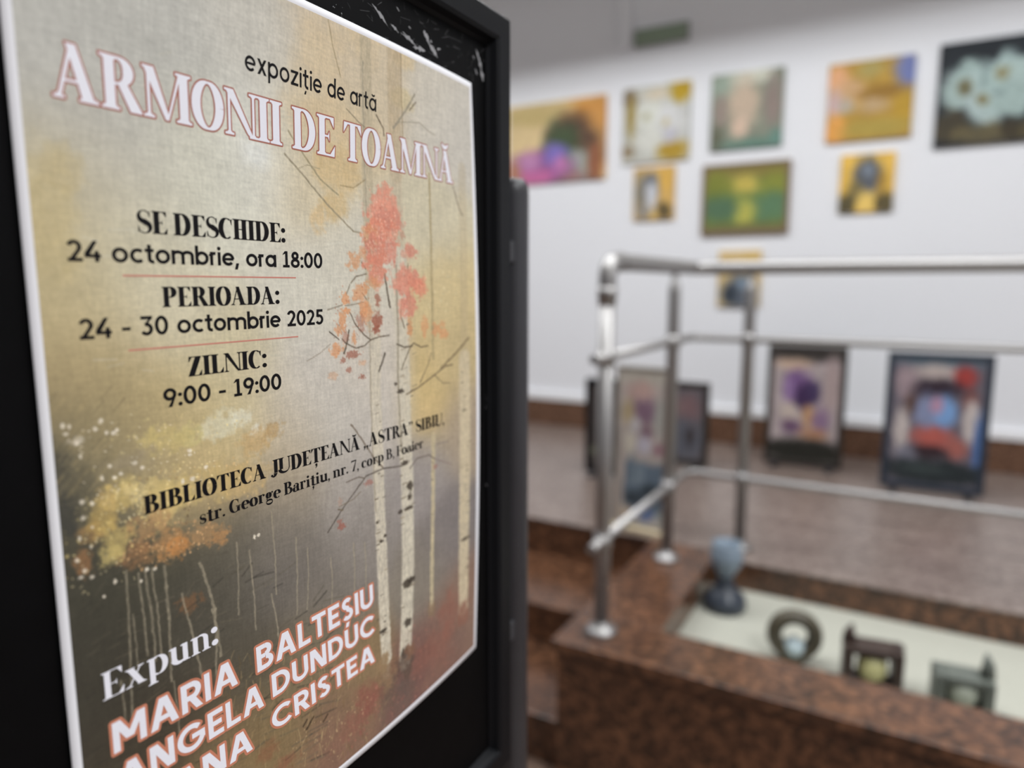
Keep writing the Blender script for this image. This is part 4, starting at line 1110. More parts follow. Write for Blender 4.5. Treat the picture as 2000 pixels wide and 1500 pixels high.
(0,152.9,262.3,2.1,2.5,(170,130,108),0.36,1.15,0.35),
(2,195.0,107.5,17.6,17.9,170,0.65,(226,176,154),0.60),
(2,194.7,119.4,13.9,18.0,80,0.50,(214,196,176),0.50),
(2,194.8,113.5,15.8,20.9,110,0.61,(186,98,82),0.45),
(2,220.9,140.6,13.4,14.4,60,0.67,(186,98,84),0.45),
(2,220.9,140.6,13.4,14.4,50,0.63,(226,160,140),0.45),
(2,169.0,157.9,16.9,23.3,60,0.53,(170,98,66),0.50),
(2,179.3,170.3,26.6,18.0,40,0.46,(120,90,74),0.50)]


# ------------------------------------------------------------------ materials
M_wall = mat('white_wall_paint', (238, 239, 243), 0.75, noise=.015, nscale=3)
M_ceil = mat('ceiling_paint', (228, 226, 220), 0.8, noise=.02, nscale=3)
M_floor = granite('polished_landing_granite', (94, 80, 74), (128, 112, 104), (154, 140, 132), 0.33, 90, spec=.6)
M_gran = granite('brown_granite', (46, 31, 22), (86, 57, 40), (130, 90, 64), 0.28, 62, spec=.6)
M_skirt = granite('brown_granite_skirting', (78, 54, 40), (104, 74, 56), (130, 98, 78), 0.35, 85)
M_lower = granite('lower_floor_granite', (80, 62, 52), (110, 90, 78), (140, 120, 106), 0.3, 90)
M_chrome = mat('polished_steel', (170, 168, 167), 0.48, metal=1.0)
M_black = mat('black_painted_board', (7, 7, 8), 0.5, spec=.08, noise=.3, nscale=60, bump=.15)
M_frame = mat('black_frame_plastic', (18, 19, 22), 0.42, spec=.15, noise=.15, nscale=25)
M_post = mat('dark_grey_tube', (56, 56, 60), 0.4, noise=.1)
M_scuff = mat('tape_residue_grey', (150, 150, 152), 0.7, noise=.35, nscale=900)
M_paper = mat('white_poster_paper', (240, 240, 244), 0.6, spec=.25, noise=.01, nscale=200, gain=.97)
M_ink = mat('black_ink', (16, 14, 17), 0.6, spec=.15, noise=.1, nscale=800)
M_wink = mat('white_ink', (238, 238, 246), 0.5, noise=.02, nscale=800)
M_salmon = mat('salmon_ink', (200, 128, 100), 0.5, noise=.06, nscale=800)
M_rose = mat('rose_outline_ink', (172, 104, 86), 0.5, noise=.06, nscale=800)
M_rule = mat('coral_rule_ink', (205, 130, 115), 0.5, noise=.05, nscale=800)
M_art = painted('printed_autumn_picture', 0.6, weave=.05, spec=.18)
M_oil = painted('oil_paint', 0.6, spec=.15)
M_print = painted('glossy_poster_print', 0.35, spec=.25)
M_cream = mat('cream_gravel_bed', (178, 178, 166), 0.9, noise=.2, nscale=160, bump=.6)
M_darkpot = mat('dark_glazed_ceramic', (58, 64, 74), 0.3, noise=.3, nscale=18)
M_bluepot = mat('blue_grey_glaze', (128, 142, 156), 0.35, noise=.25, nscale=25)
M_olive = mat('dark_olive_ceramic', (78, 72, 58), 0.4, noise=.3, nscale=22)
M_brown = mat('dark_brown_ceramic', (60, 46, 40), 0.45, noise=.25, nscale=22)
M_paleblue = mat('pale_blue_glass_paste', (196, 214, 220), 0.25, noise=.15, nscale=30)
M_paleyel = mat('pale_yellow_glaze', (198, 194, 140), 0.4, noise=.25, nscale=30)
M_greygreen = mat('grey_green_glaze', (172, 178, 164), 0.5, noise=.2, nscale=30)
M_greydark = mat('dark_grey_green_glaze', (98, 103, 96), 0.5, noise=.25, nscale=30)
M_green = mat('dull_green_sign_face', (136, 152, 130), 0.5, noise=.1, nscale=8)
M_signbox = mat('grey_sign_housing', (150, 152, 148), 0.5, noise=.05)
M_lampbody = mat('white_lamp_housing', (225, 225, 222), 0.5, noise=.03)
M_woodframe = mat('brown_picture_frame', (128, 104, 80), 0.5, noise=.15, nscale=40)
M_creampl = mat('cream_base_plate', (206, 190, 160), 0.5, noise=.08)

# ------------------------------------------------------------------ room shell
Z = EYE
LAND = Z-1.0
struct(box('floor', M_lower, -6, 4, -3.5, 4.7, -0.12, 0.0))
bm = bmesh.new()
add_box(bm, -6, 4, 2.603, 4.7, LAND-.008, LAND, .002)
o = struct(done(bm, 'landing_floor', M_floor))
struct(box('landing_riser', M_gran, -6, 4, 2.612, 4.7, 0.0, LAND-.008))
bm = bmesh.new()
add_box(bm, -6, -.829, 2.17, 2.62, 0.0, Z-1.16, .004)
o = struct(done(bm, 'upper_stair_step', M_gran))
bm = bmesh.new()
add_box(bm, -6, -.829, 1.76, 2.17, 0.0, Z-1.30, .004)
o = struct(done(bm, 'lower_stair_step', M_gran))
# parapet of the display pit: front wall, left wall, back ledge
bm = bmesh.new()
add_box(bm, -.815, 3.0, 1.705, 1.885, 0, LAND-.035); add_box(bm, -.815, -.578, 1.885, 2.60, 0, LAND-.035)
add_box(bm, -.575, 3.0, 2.548, 2.60, 0, LAND-.008)
o = struct(done(bm, 'parapet_wall', M_gran))
bm = bmesh.new()
add_box(bm, -.827, 3.0, 1.69, 1.895, LAND-.035, LAND, .003)
add_box(bm, -.827, -.570, 1.8951, 2.6025, LAND-.035, LAND, .003)
o = struct(done(bm, 'parapet_coping', M_gran))
bm = bmesh.new(); add_box(bm, -.570, 3.0, 2.54, 2.6025, LAND-.008, LAND, .002); o = struct(done(bm, 'landing_edge', M_floor))
bm = bmesh.new()
for k in range(1):
    add_box(bm, -.578, 3.0, 1.885, 2.548, 0, Z-1.11)
o = struct(done(bm, 'display_pit_bed', M_cream))
struct(box('wall_back', M_wall, -6, 4, 4.5, 4.7, 0, Z+2.5))
struct(box('wall_left', M_wall, -6.2, -6, -3.5, 4.7, 0, Z+2.5))
struct(box('wall_right', M_wall, 4, 4.2, -3.5, 4.7, 0, Z+2.5))
struct(box('ceiling', M_ceil, -6.2, 4.2, -3.5, 4.7, Z+2.5, Z+2.62))
struct(box('baseboard_back', M_skirt, -6, 4, 4.478, 4.5, LAND, LAND+.185, bevel=.003))
struct(box('trim_1', mat('white_cable_duct', (244, 244, 246), .45), -6, 4, 4.47, 4.5, LAND+.185, LAND+.235, bevel=.003))
struct(box('trim_2', M_wall, -1.745, -1.655, 4.46, 4.5, Z+1.50, Z+2.5, bevel=.002))

# unseen linear lamps washing the picture wall, rows and shades added to shape its light
for (ly, lz), nm in zip(LINE_LAMPS, ('first', 'second', 'third', 'last')):
    L = thing('unseen_wash_lamp', (-.8, ly, Z+2.5), nm + ' unseen linear lamp with added cut-off shade, counted toward the picture wall', 'lamp', 'unseen linear wash lamps')
    bm = bmesh.new(); add_box(bm, -3.35, 3.35, -.06, .25, -.05, 0, .004); done(bm, 'lamp_body', M_lampbody, L)
    bm = bmesh.new(); add_box(bm, -3.35, 3.35, .25, .262, VAL_Z-(Z+2.5), 0, .002); done(bm, 'cutoff_shade', M_lampbody, L)
    bm = bmesh.new(); add_box(bm, -3.30, 3.30, -.02, .02, lz+.006-(Z+2.5), -.05, .004); done(bm, 'lamp_tube_holder', M_lampbody, L)
L = thing('poster_fill_panel', (2.1, -.2, Z+2.5), 'added square fill light panel, out of view above the front hall', 'lamp')  # invented fixture that carries the added poster fill, never in view
bm = bmesh.new(); add_box(bm, -.64, .64, -.64, .64, -.10, 0, .006); done(bm, 'fill_panel_housing', M_lampbody, L)

# ------------------------------------------------------------------ the big poster board in front
BX = -0.279                                      # face of the black panel
FY0, FY1, FZ0, FZ1 = .086, .477, Z-.402, Z+.195  # outer frame
B = thing('poster_stand', (BX-.03, (FY0+FY1)/2, 0), 'tall black framed poster stand close to the camera at the left', 'poster stand')
def bx(bm, x0, x1, y0, y1, z0, z1, bv=0.0):
    add_box(bm, x0-(BX-.03), x1-(BX-.03), y0-(FY0+FY1)/2, y1-(FY0+FY1)/2, z0, z1, bv)
bm = bmesh.new(); bx(bm, BX-.012, BX, FY0+.004, FY1-.004, FZ0+.004, FZ1-.004); panel = done(bm, 'panel', M_black, B)
# frame: moulded profile swept round the rectangle (outer edge, flat face, sloping inner lip)
bm = bmesh.new()
prof = [(0, -.020), (0, .0065), (.0025, .009), (.017, .009), (.0195, .0075), (.0215, .003), (.0235, .0005)]  # (inset, height over panel)
ring = []
for (ins, h) in prof:
    ring.append([bm.verts.new((BX+h-(BX-.03), y-(FY0+FY1)/2, z)) for (y, z) in ((FY0+ins, FZ0+ins), (FY1-ins, FZ0+ins), (FY1-ins, FZ1-ins), (FY0+ins, FZ1-ins))])
for a, b in zip(ring, ring[1:]):
    for k in range(4): bm.faces.new((a[k], a[(k+1) % 4], b[(k+1) % 4], b[k]))
back = [bm.verts.new((BX-.020-(BX-.03), y-(FY0+FY1)/2, z)) for (y, z) in ((FY0+.02, FZ0+.02), (FY1-.02, FZ0+.02), (FY1-.02, FZ1-.02), (FY0+.02, FZ1-.02))]
for k in range(4): bm.faces.new((back[k], back[(k+1) % 4], ring[0][(k+1) % 4], ring[0][k]))
bm.faces.new(back)
done(bm, 'frame', M_frame, B)
for s, yy in ((1, .569), (-1, -.006)):
    bm = bmesh.new(); xx = -.322-(BX-.03); y0 = yy-(FY0+FY1)/2
    add_tube(bm, [(xx, y0, .02), (xx, y0, Z+.082), (xx, y0, Z+.090), (xx, y0, Z+.095), (xx, y0, Z+.0965)], [.0155, .0155, .0148, .0115, .004], 28)
    p = done(bm, 'upright', M_post, B)
for zz in (Z-.33, Z+.03):
    bm = bmesh.new(); bx(bm, -.330, -.312, -.006, .56, zz-.010, zz+.010, .002); done(bm, 'cross_bracket', M_post, B)
    bm = bmesh.new(); bx(bm, -.314, BX-.0195, .12, .44, zz-.008, zz+.008, .002); done(bm, 'mounting_block', M_post, B)
for yy in (.569, -.006):
    bm = bmesh.new(); bx(bm, -.322-.22, -.322+.22, yy-.022, yy+.022, 0, .022, .004); done(bm, 'foot', M_post, B)
# scuffs and tape residue on the panel
def smear(name, polys):
    bm = bmesh.new()
    for pts in polys:
        vs = [bm.verts.new((BX+.0002-(BX-.03), y-(FY0+FY1)/2, Z+z)) for (y, z) in pts]
        try: bm.faces.new(vs)
        except ValueError: pass
    me = bpy.data.meshes.new(name); bm.to_mesh(me); bm.free(); return link(name, me, M_scuff, panel)
def streak(y0, z0, y1, z1, w, seed):
    r = random.Random(seed); n = 9; a = []; b = []
    for i in range(n+1):
        t = i/n; ww = w*(0.35+r.random()*.9)*sin(pi*min(.97, t*.94+.03))
        y = y0+(y1-y0)*t; z = z0+(z1-z0)*t; nx, nz = -(z1-z0), (y1-y0); l = math.hypot(nx, nz)
        a.append((y+nx/l*ww, z+nz/l*ww)); b.append((y-nx/l*ww*r.random(), z-nz/l*ww*r.random()))
    return a, b
def quads(a, b): return [(a[i], a[i+1], b[i+1], b[i]) for i in range(len(a)-1)]
S_ = []
for (y0, z0, y1, z1, w, sd) in [(.3305, .1595, .344, .1515, .0016, 1), (.347, .1535, .3545, .1505, .0012, 2), (.356, .1515, .366, .149, .0010, 7), (.358, .1525, .372, .1475, .0016, 3), (.368, .1465, .381, .1475, .0018, 4), (.3795, .1595, .3855, .1525, .0030, 5), (.384, .1535, .3945, .1470, .0022, 6), (.386, .1555, .3885, .1545, .0012, 12), (.394, .152, .398, .1535, .0014, 8), (.364, .1572, .3665, .1565, .0007, 9), (.3525, .165, .3555, .163, .0005, 10)]:
    S_ += quads(*streak(y0, z0, y1, z1, w, sd))
smear('tape_residue', S_)
S_ = []
for (y0, z0, y1, z1, w, sd) in [(.441, .1655, .449, .152, .0022, 21), (.447, .1545, .4505, .146, .0022, 22), (.4395, .152, .4425, .1485, .0012, 23), (.437, .16, .4385, .158, .0008, 24)]:
    S_ += quads(*streak(y0, z0, y1, z1, w, sd))
smear('tape_residue', S_)
S_ = []; rr = random.Random(5)
for i in range(90):
    y = rr.uniform(.27, .45); z = rr.uniform(.142, .168); a = rr.uniform(0, pi); l = rr.uniform(.002, .010); w = rr.uniform(.00004, .00008)
    dy, dz = cos(a)*l, sin(a)*l*.6; S_.append([(y, z), (y+dy, z+dz), (y+dy+w, z+dz-w), (y+w, z-w)])
for (y, z) in [(.4525, -.085), (.4545, -.089), (.4515, -.092), (.456, -.083), (.452, -.155), (.30, .149), (.306, .1475)]:
    for k in range(3):
        yy = y+rr.uniform(-.0012, .0012); zz = z+rr.uniform(-.002, .002); q = rr.uniform(.0002, .0006)
        S_.append([(yy, zz), (yy+q, zz+q*.4), (yy+q*.7, zz+q*1.5), (yy-q*.3, zz+q)])
smear('scratch_marks', S_)['kind'] = 'stuff'

# ------------------------------------------------------------------ the poster
PX, PY, PZ = -0.278, .135, Z+.140                # top left corner of the sheet
def bulge(u, v):
    u = np.asarray(u, float); v = np.asarray(v, float)
    su = np.clip(np.sin(pi*np.clip(u/297, 0, 1)), 0, 1)**.8; sv = np.clip(np.sin(pi*np.clip(v/420, 0, 1)), 0, 1)
    return 1+8*np.exp(-(420-v)/70)*su+6*np.exp(-np.maximum(v, 0)/60)*su+5*np.exp(-(297-u)/45)*sv
def on_paper(u, v, off=0.0):
    return np.stack([(bulge(u, v)+off)/1000+0*np.asarray(u), np.asarray(u)/1000+0*np.asarray(v), -np.asarray(v)/1000+0*np.asarray(u)], -1)
POSTER = thing('exhibition_poster', (PX, PY, PZ), 'large art exhibition poster with autumn birch picture taped to the black stand', 'poster')
U, V = np.meshgrid(np.linspace(0, 297, 100), np.linspace(0, 420, 141))
me = grid_mesh('paper_sheet', on_paper(U, V).reshape(-1, 3), 100, 141)
sheet = link('paper_sheet', me, M_paper, POSTER)
so = sheet.modifiers.new('thickness', 'SOLIDIFY'); so.thickness = .0004; so.offset = -1
MG = 4.0
cv = Canvas(297, 420, 1.9)
cv.base(ART_BASE, 17)
cv.C *= (1+.05*(fbm(cv.U*.06, cv.V*.10)-.5)+.05*(fbm(cv.U*.35, cv.V*.12)-.5))[..., None]
for o_ in ART:
    if o_[0] == 0: cv.blob(*o_[1:])
    elif o_[0] == 1: cv.line(*o_[1:])
    else: cv.scatter(*o_[1:])
cv.C *= (1+.05*(vnoise(cv.U*1.1, cv.V*.16)-.5)+.05*(vnoise(cv.U*.2, cv.V*1.2)-.5)+.07*(vnoise(cv.U*1.4, cv.V*1.4)-.5))[..., None]
i0 = int(MG*1.9); ys = slice(i0, cv.ny-i0); xs = slice(i0, cv.nx-i0)
PU, PV = cv.U[ys, xs], cv.V[ys, xs]
me = grid_mesh('printed_picture', on_paper(PU, PV, .05).reshape(-1, 3), PU.shape[1], PU.shape[0], cv.linear(ART_GAIN)[ys, xs])
link('printed_picture', me, M_art, POSTER)

# ---- lettering: convex pieces in a cap-height-1 system
def arc(cx, cy, rx, ry, a0, a1, n=18):
    return [(cx+rx*cos(radians(a0+(a1-a0)*i/n)), cy+ry*sin(radians(a0+(a1-a0)*i/n))) for i in range(n+1)]
def ribbon(pts, w):
    """quads of a pen stroke; w is a width or a function of (i/n, tangent)"""
    P = np.array(pts, float); T = np.gradient(P, axis=0); T /= np.maximum(np.hypot(T[:, 0], T[:, 1]), 1e-9)[:, None]
    N = np.stack([-T[:, 1], T[:, 0]], -1); n = len(P)-1
    W = np.array([w(i/n, T[i]) if callable(w) else w for i in range(n+1)])[:, None]/2
    A, B_ = P+N*W, P-N*W
    return [[tuple(A[i]), tuple(A[i+1]), tuple(B_[i+1]), tuple(B_[i])] for i in range(n)]
def rect(x0, x1, y0, y1): return [[(x0, y0), (x1, y0), (x1, y1), (x0, y1)]]
def bar(x0, y0, x1, y1, w): return [[(x0-w/2, y0), (x0+w/2, y0), (x1+w/2, y1), (x1-w/2, y1)]]
def dot(cx, cy, r, ry=None, n=16): return [[(cx+r*cos(2*pi*i/n), cy+(ry or r)*sin(2*pi*i/n)) for i in range(n)]]

# geometric sans: returns (pieces, advance)
def sans(s=.155, X=.72):
    G = {}; h = s/2; R = X/2
    ring_ = lambda cx, cy, rx, ry: ribbon(arc(cx, cy, rx-h, ry-h, 0, 360, 32), s)
    W = X*.98; q = W/2
    G['o'] = (ring_(q, R, q, R), W)
    G['c'] = (ribbon(arc(q, R, q-h, R-h, 48, 312, 26), s), W*.84)
    G['e'] = (ribbon(arc(q, R, q-h, R-h, 0, 318, 28), s)+rect(h, W-h*.7, R-s*.42, R+s*.42), W)
    stem = lambda x, y0, y1: rect(x, x+s, y0, y1)
    G['a'] = (ring_(q, R, q, R)+stem(W-s, 0, X), W)
    G['ă'] = (G['a'][0]+ribbon(arc(q+.05, X+.25, .14, .13, 200, 340, 10), s*.75), W)
    G['d'] = (ring_(q, R, q, R)+stem(W-s, 0, 1.04), W)
    G['b'] = (ring_(q, R, q, R)+stem(0, 0, 1.04), W)
    G['p'] = (ring_(q, R, q, R)+stem(0, -.28, X), W)
    G['i'] = (stem(0, 0, X)+dot(h, X+.2, s*.62), s)
    G['r'] = (stem(0, 0, X)+ribbon(arc(s+.17-h, X-.3, .26, .3-h, 165, 75, 10), s), .36)
    a = .245
    arch = lambda x: ribbon(arc(x+a, X-a-.02, a, a+.02-h, 180, 0, 16), s)+rect(x+2*a-h, x+2*a+h, 0, X-a-.01)
    G['n'] = (stem(0, 0, X)+arch(h), 2*a+s)
    G['m'] = (stem(0, 0, X)+arch(h)+arch(h+2*a), 4*a+s)
    tt = rect(.13, .13+s, .2, .95)+ribbon(arc(.13+h+.17, .22, .17, .22-h, 180, 285, 10), s)+rect(0, .43, X-s*.95, X)
    G['t'] = (tt, .42)
    G['ț'] = (tt+bar(.16, -.28, .22, -.10, s*.85), .45)
    G['x'] = (bar(s*.62, 0, .62-s*.62, X, s*1.25)+bar(.62-s*.62, 0, s*.62, X, s*1.25), .62)
    G['z'] = (rect(0, .56, X-s*.95, X)+rect(0, .56, 0, s*.95)+bar(s*.65, s*.5, .56-s*.65, X-s*.5, s*1.3), .56)
    G[','] = (bar(.02, -.20, .11, s*.9, s*1.0), .18)
    G[':'] = (dot(.09, .10, s*.62)+dot(.09, X-.14, s*.62), .18)
    G['-'] = (rect(0, .38, .32, .32+s*.9), .38)
    dz = .66
    G['0'] = (ribbon(arc(dz/2, .5, dz/2-h, .5-h, 0, 360, 34), s), dz)
    G['1'] = (rect(.17, .17+s, 0, 1)+rect(0, .46, 0, s*.9)+[[(.0, .80), (.0, .80-s*.2), (.17, .88-s*.2), (.17, 1), (.12, .97)]], .48)
    G['2'] = (ribbon(arc(.30, .68, .30-h, .32-h, 165, -40, 18), s)+[[(.03, s*.2), (.03+s*1.25, s*.2), (.54, .5), (.42, .60)]]+rect(.02, .62, 0, s*.95), .62)
    G['3'] = (rect(.03, .58, 1-s*.95, 1)+[[(.44, 1-s*.6), (.58, 1-s*.5), (.36, .60), (.22, .60)]]+ribbon(arc(.29, .33, .31-h, .33-h, 108, -150, 24), s), .62)
    G['4'] = ([[(.0, .24), (.0, .24+s), (.38, 1), (.38+s*1.05, 1), (s*1.2, .24+s*.5)]]+rect(0, .68, .20, .20+s*.95)+rect(.42, .42+s, 0, .52), .68)
    G['5'] = (rect(.09, .56, 1-s*.95, 1)+[[(.09, 1), (.09+s, 1), (.06+s, .52), (.06, .5)]]+ribbon(arc(.28, .33, .32-h, .34-h, 128, -150, 24), s), .62)
    G['8'] = (ribbon(arc(.32, .735, .26-h, .265-h, 0, 360, 26), s)+ribbon(arc(.32, .28, .32-h, .28-h+.01, 0, 360, 28), s), .64)
    G['9'] = (ribbon(arc(.32, .67, .32-h, .33-h, 0, 360, 28), s)+[[(.60, .55), (.64-s*.1, .68), (.40, 0), (.40-s*1.15, 0), (.44, .42)]], .64)
    # capitals
    def A_(w=.86):
        return bar(s*.6, 0, w/2-s*.12, 1, s*1.15)+bar(w-s*.6, 0, w/2+s*.12, 1, s*1.15)+rect(.2, w-.2, .22, .22+s*.9)
    G['A'] = (A_(), .86)
    G['M'] = (stem(0, 0, 1)+stem(.92-s, 0, 1)+bar(.46, .30, s*.62, 1, s*1.2)+bar(.46, .30, .92-s*.62, 1, s*1.2), .92)
    G['N'] = (stem(0, 0, 1)+stem(.76-s, 0, 1)+bar(.76-s*.68, 0, s*.68, 1, s*1.35), .76)
    G['I'] = (stem(0, 0, 1), s)
    G['L'] = (stem(0, 0, 1)+rect(0, .54, 0, s), .54)
    G['T'] = (rect(0, .66, 1-s, 1)+rect(.33-h, .33+h, 0, 1), .66)
    G['E'] = (stem(0, 0, 1)+rect(0, .56, 0, s)+rect(0, .56, 1-s, 1)+rect(0, .50, .5-h, .5+h), .56)
    G['D'] = (stem(0, 0, 1)+rect(0, .30, 0, s)+rect(0, .30, 1-s, 1)+ribbon(arc(.30, .5, .46-h, .5-h, 90, -90, 22), s), .76)
    G['R'] = (stem(0, 0, 1)+rect(0, .34, 1-s, 1)+rect(0, .34, .36, .36+s)+ribbon(arc(.34, .68, .29-h+.02, .32-h, 90, -90, 16), s)+bar(.62-s*.3, 0, .34, .42, s*1.2), .66)
    G['B'] = (stem(0, 0, 1)+rect(0, .34, 1-s, 1)+rect(0, .34, .46, .46+s*.9)+rect(0, .36, 0, s)+ribbon(arc(.34, .745, .24-h+.02, .255-h, 90, -90, 14), s)+ribbon(arc(.36, .28, .27-h+.02, .28-h, 90, -90, 14), s), .64)
    G['U'] = (rect(0, s, .33, 1)+rect(.72-s, .72, .33, 1)+ribbon(arc(.36, .34, .36-h, .34-h, 180, 360, 20), s), .72)
    G['C'] = (ribbon(arc(.48, .5, .48-h, .5-h, 45, 315, 30), s), .84)
    G['G'] = (ribbon(arc(.48, .5, .48-h, .5-h, 45, 345, 32), s)+rect(.50, .95, .42, .42+s)+rect(.95-s, .95, .30, .56), .96)
    ss = arc(.30, .74, .25-h+.02, .26-h, 35, 270, 20)+arc(.30, .27, .28-h+.01, .27-h, 90, -145, 22)[1:]
    G['S'] = (ribbon(ss, s), .60)
    G['Ș'] = (G['S'][0]+bar(.24, -.30, .30, -.10, s*.85), .60)
    return G
# high contrast serif
def serif(T=.185, H=.032, X=.66):
    G = {}; SH = max(H, .03); br = .05
    def foot(x0, x1, y, e=.075, e2=None):
        e2 = e if e2 is None else e2; d = 1 if y < .5 else -1
        out = [[(x0-e, y), (x1+e2, y), (x1+e2, y+d*SH), (x0-e, y+d*SH)]]
        out.append([(x0-e*.5, y+d*SH), (x0+.01, y+d*SH), (x0+.01, y+d*(SH+br))]); out.append([(x1+e2*.5, y+d*SH), (x1-.01, y+d*SH), (x1-.01, y+d*(SH+br))])
        return out
    def stem(x, y0=0, y1=1, w=T, f=(1, 1), e=.075):
        p = rect(x, x+w, y0, y1)
        if f[0]: p += foot(x, x+w, y0, e)
        if f[1]: p += foot(x, x+w, y1, e)
        return p
    def hst(x, y0=0, y1=1, f=(1, 1), e=.085): return stem(x, y0, y1, H*1.25, f, e)
    vw = lambda t, tan: H+(T*1.08-H)*abs(tan[1])**1.6
    def ell(cx, cy, rx, ry, a0=0, a1=360, n=36): return ribbon(arc(cx, cy, rx-T*.5, ry-H/2, a0, a1, n), vw)
    def beak(x, y, dx, dy, w): return [[(x, y), (x, y+dy), (x-dx, y)]]
    e0 = .075
    G['I'] = (stem(e0), T+2*e0)
    G['D'] = (stem(e0)+rect(e0, .34, 0, H)+rect(e0, .34, 1-H, 1)+ell(.33, .5, .43, .5, 90, -90, 24), .80)
    def E_(w=.62, mid=.5, bot=True):
        p = stem(e0)+rect(e0, w-.02, 1-H, 1)+[[(w-.02, 1), (w-.02, .74), (w-.06, .80), (w-.16, 1-H)]]
        p += rect(e0, w-.20, mid-H/2, mid+H/2)+[[(w-.185, mid-.12), (w-.185, mid+.12), (w-.23, mid+H/2), (w-.23, mid-H/2)]]
        if bot: p += rect(e0, w, 0, H)+[[(w+.02, .28), (w, 0), (w-.15, H), (w-.04, .2)]]
        return p
    G['E'] = (E_(), .64); G['F'] = (E_(bot=False), .60)
    G['L'] = (stem(e0)+rect(e0, .60, 0, H)+[[(.62, .32), (.60, 0), (.44, H), (.56, .22)]], .62)
    tp = rect(0.02, .68, 1-H, 1)+stem(.35-T/2, 0, 1, T, (1, 0))+[[(.02, 1), (.0, .72), (.05, .79), (.16, 1-H)]]+[[(.68, 1), (.70, .72), (.65, .79), (.54, 1-H)]]
    G['T'] = (tp, .70); comma = lambda x, y: dot(x, y, .085, .085)+[[(x+.085, y+.02), (x+.065, y-.12), (x-.05, y-.26), (x-.07, y-.23), (x+.0, y-.05)]]
    G['Ț'] = (tp+comma(.35, -.14), .70)
    P_ = stem(e0)+rect(e0, .34, 1-H, 1)+rect(e0, .34, .46, .46+H)+ell(.32, .73, .33, .27, 90, -90, 20)
    G['P'] = (P_, .68)
    G['R'] = (stem(e0)+rect(e0, .34, 1-H, 1)+rect(e0, .34, .47, .47+H)+ell(.32, .735, .33, .265, 90, -90, 20)+[[(.34, .48), (.52, .52), (.80, .03), (.80, 0), (.56, 0)]], .80)
    G['B'] = (stem(e0)+rect(e0, .34, 1-H, 1)+rect(e0, .36, .51, .51+H)+rect(e0, .36, 0, H)+ell(.32, .76, .30, .24, 90, -90, 18)+ell(.34, .265, .36, .265, 90, -90, 20), .72)
    G['O'] = (ell(.39, .5, .39, .51), .78)
    G['C'] = (ribbon(arc(.40, .5, .40-T/2, .505-H/2, 58, 305, 32), lambda t, tan: H+(T*1.08-H)*(abs(tan[1])**1.6)*(1 if .12 < t < .93 else .35))+[[(.56, .93), (.66, .96), (.66, .66), (.62, .72)]], .70)
    G['G'] = (G['C'][0]+rect(.54, .54+T, 0.04, .40)+foot(.54, .54+T, .42-.001, .07), .82)
    sp = arc(.30, .755, .21, .23, 40, 262, 16)+[(.33, .50)]+arc(.30, .245, .235, .23, 75, -140, 18)
    def sw(t, tan): return H+(T*1.12-H)*max(0, 1-abs(t-.5)/.34)**.75 if abs(t-.5) < .34 else H
    G['S'] = (ribbon(sp, sw)+[[(.46, .90), (.53, .97), (.53, .68), (.49, .74)]]+[[(.12, .10), (.05, .02), (.05, .34), (.09, .27)]], .60)
    G['A'] = (bar(.09, 0, .36, 1, H*1.3)+[[(.26, 1), (.44, 1), (.74, 0), (.74-T*1.12, 0), (.29, .94)]]+rect(.18, .56, .31, .31+H)+foot(.07, .11, 0, .08)+foot(.74-T*1.1, .74, 0, .07), .83)
    brv = lambda cx, cy: ribbon(arc(cx, cy+.20, .17, .15, 195, 345, 12), lambda t, tan: .035+.10*sin(pi*t))
    G['Ă'] = (G['A'][0]+brv(.36, 1.05), .83)
    G['H'] = (stem(e0)+stem(.76-e0-T)+rect(e0, .76-e0, .5-H/2, .5+H/2), .76)
    G['N'] = (hst(.09)+hst(.75)+[[(.02, 1), (.24, 1), (.79, 0), (.74, 0), (.62, .08), (.09, .93)]], .86)
    G['M'] = (hst(.09)+stem(.80, 0, 1)+[[(.02, 1), (.25, 1), (.56, .06), (.52, 0), (.47, 0), (.09, .88)]]+[[(.50, 0), (.545, 0), (.86, 1), (.80, 1)]], 1.06)
    G['Z'] = ([[(.02, H*.5), (.02+T*1.2, H*.5), (.62, 1-H*.5), (.62-T*1.2, 1-H*.5)]]+rect(.06, .62, 1-H, 1)+rect(.02, .63, 0, H)+[[(.06, 1), (.05, .70), (.09, .78), (.20, 1-H)]]+[[(.63, 0), (.645, .32), (.60, .23), (.48, H)]], .66)
    G['J'] = (rect(.25, .25+T, .14, 1)+foot(.25, .25+T, 1)+ribbon(arc(.17, .12, .16, .20, 0, -110, 12), lambda t, tan: T*(1-t)*.9+H)+dot(.10, .0, .075), .52)
    G['U'] = (rect(e0, e0+T, .26, 1)+foot(e0, e0+T, 1)+hst(.70, .26, 1, (0, 1))+ribbon(arc(.40, .27, .315-T*.0, .27-H/2, 180, 360, 20), lambda t, tan: H+(T-H)*max(0, 1-t*1.25)**.9 if t < .8 else H*1.2), .82)
    G[':'] = (dot(.14, .12, .125)+dot(.14, .64, .125), .27); G['.'] = (dot(.09, .085, .09), .20); G[','] = (comma(.10, .06), .20)
    G['„'] = (comma(.12, .06)+comma(.36, .06), .50); G['”'] = (comma(.12, .93)+comma(.36, .93), .48)
    G['7'] = (rect(.04, .56, 1-H*2.2, 1)+[[(.12, 0), (.12+T, 0), (.57, 1), (.50, 1-H)]]+[[(.04, 1), (.03, .74), (.07, .82), (.14, 1-H)]], .58)
    # lower case
    def flag(x, y): return [[(x-.075, y-.055), (x-.075, y-.03), (x+.02, y+.015), (x+.02, y-.08)]]
    ls = lambda x, y0=0, y1=X: rect(x, x+T, y0, y1)+foot(x, x+T, y0, .07)+flag(x, y1)
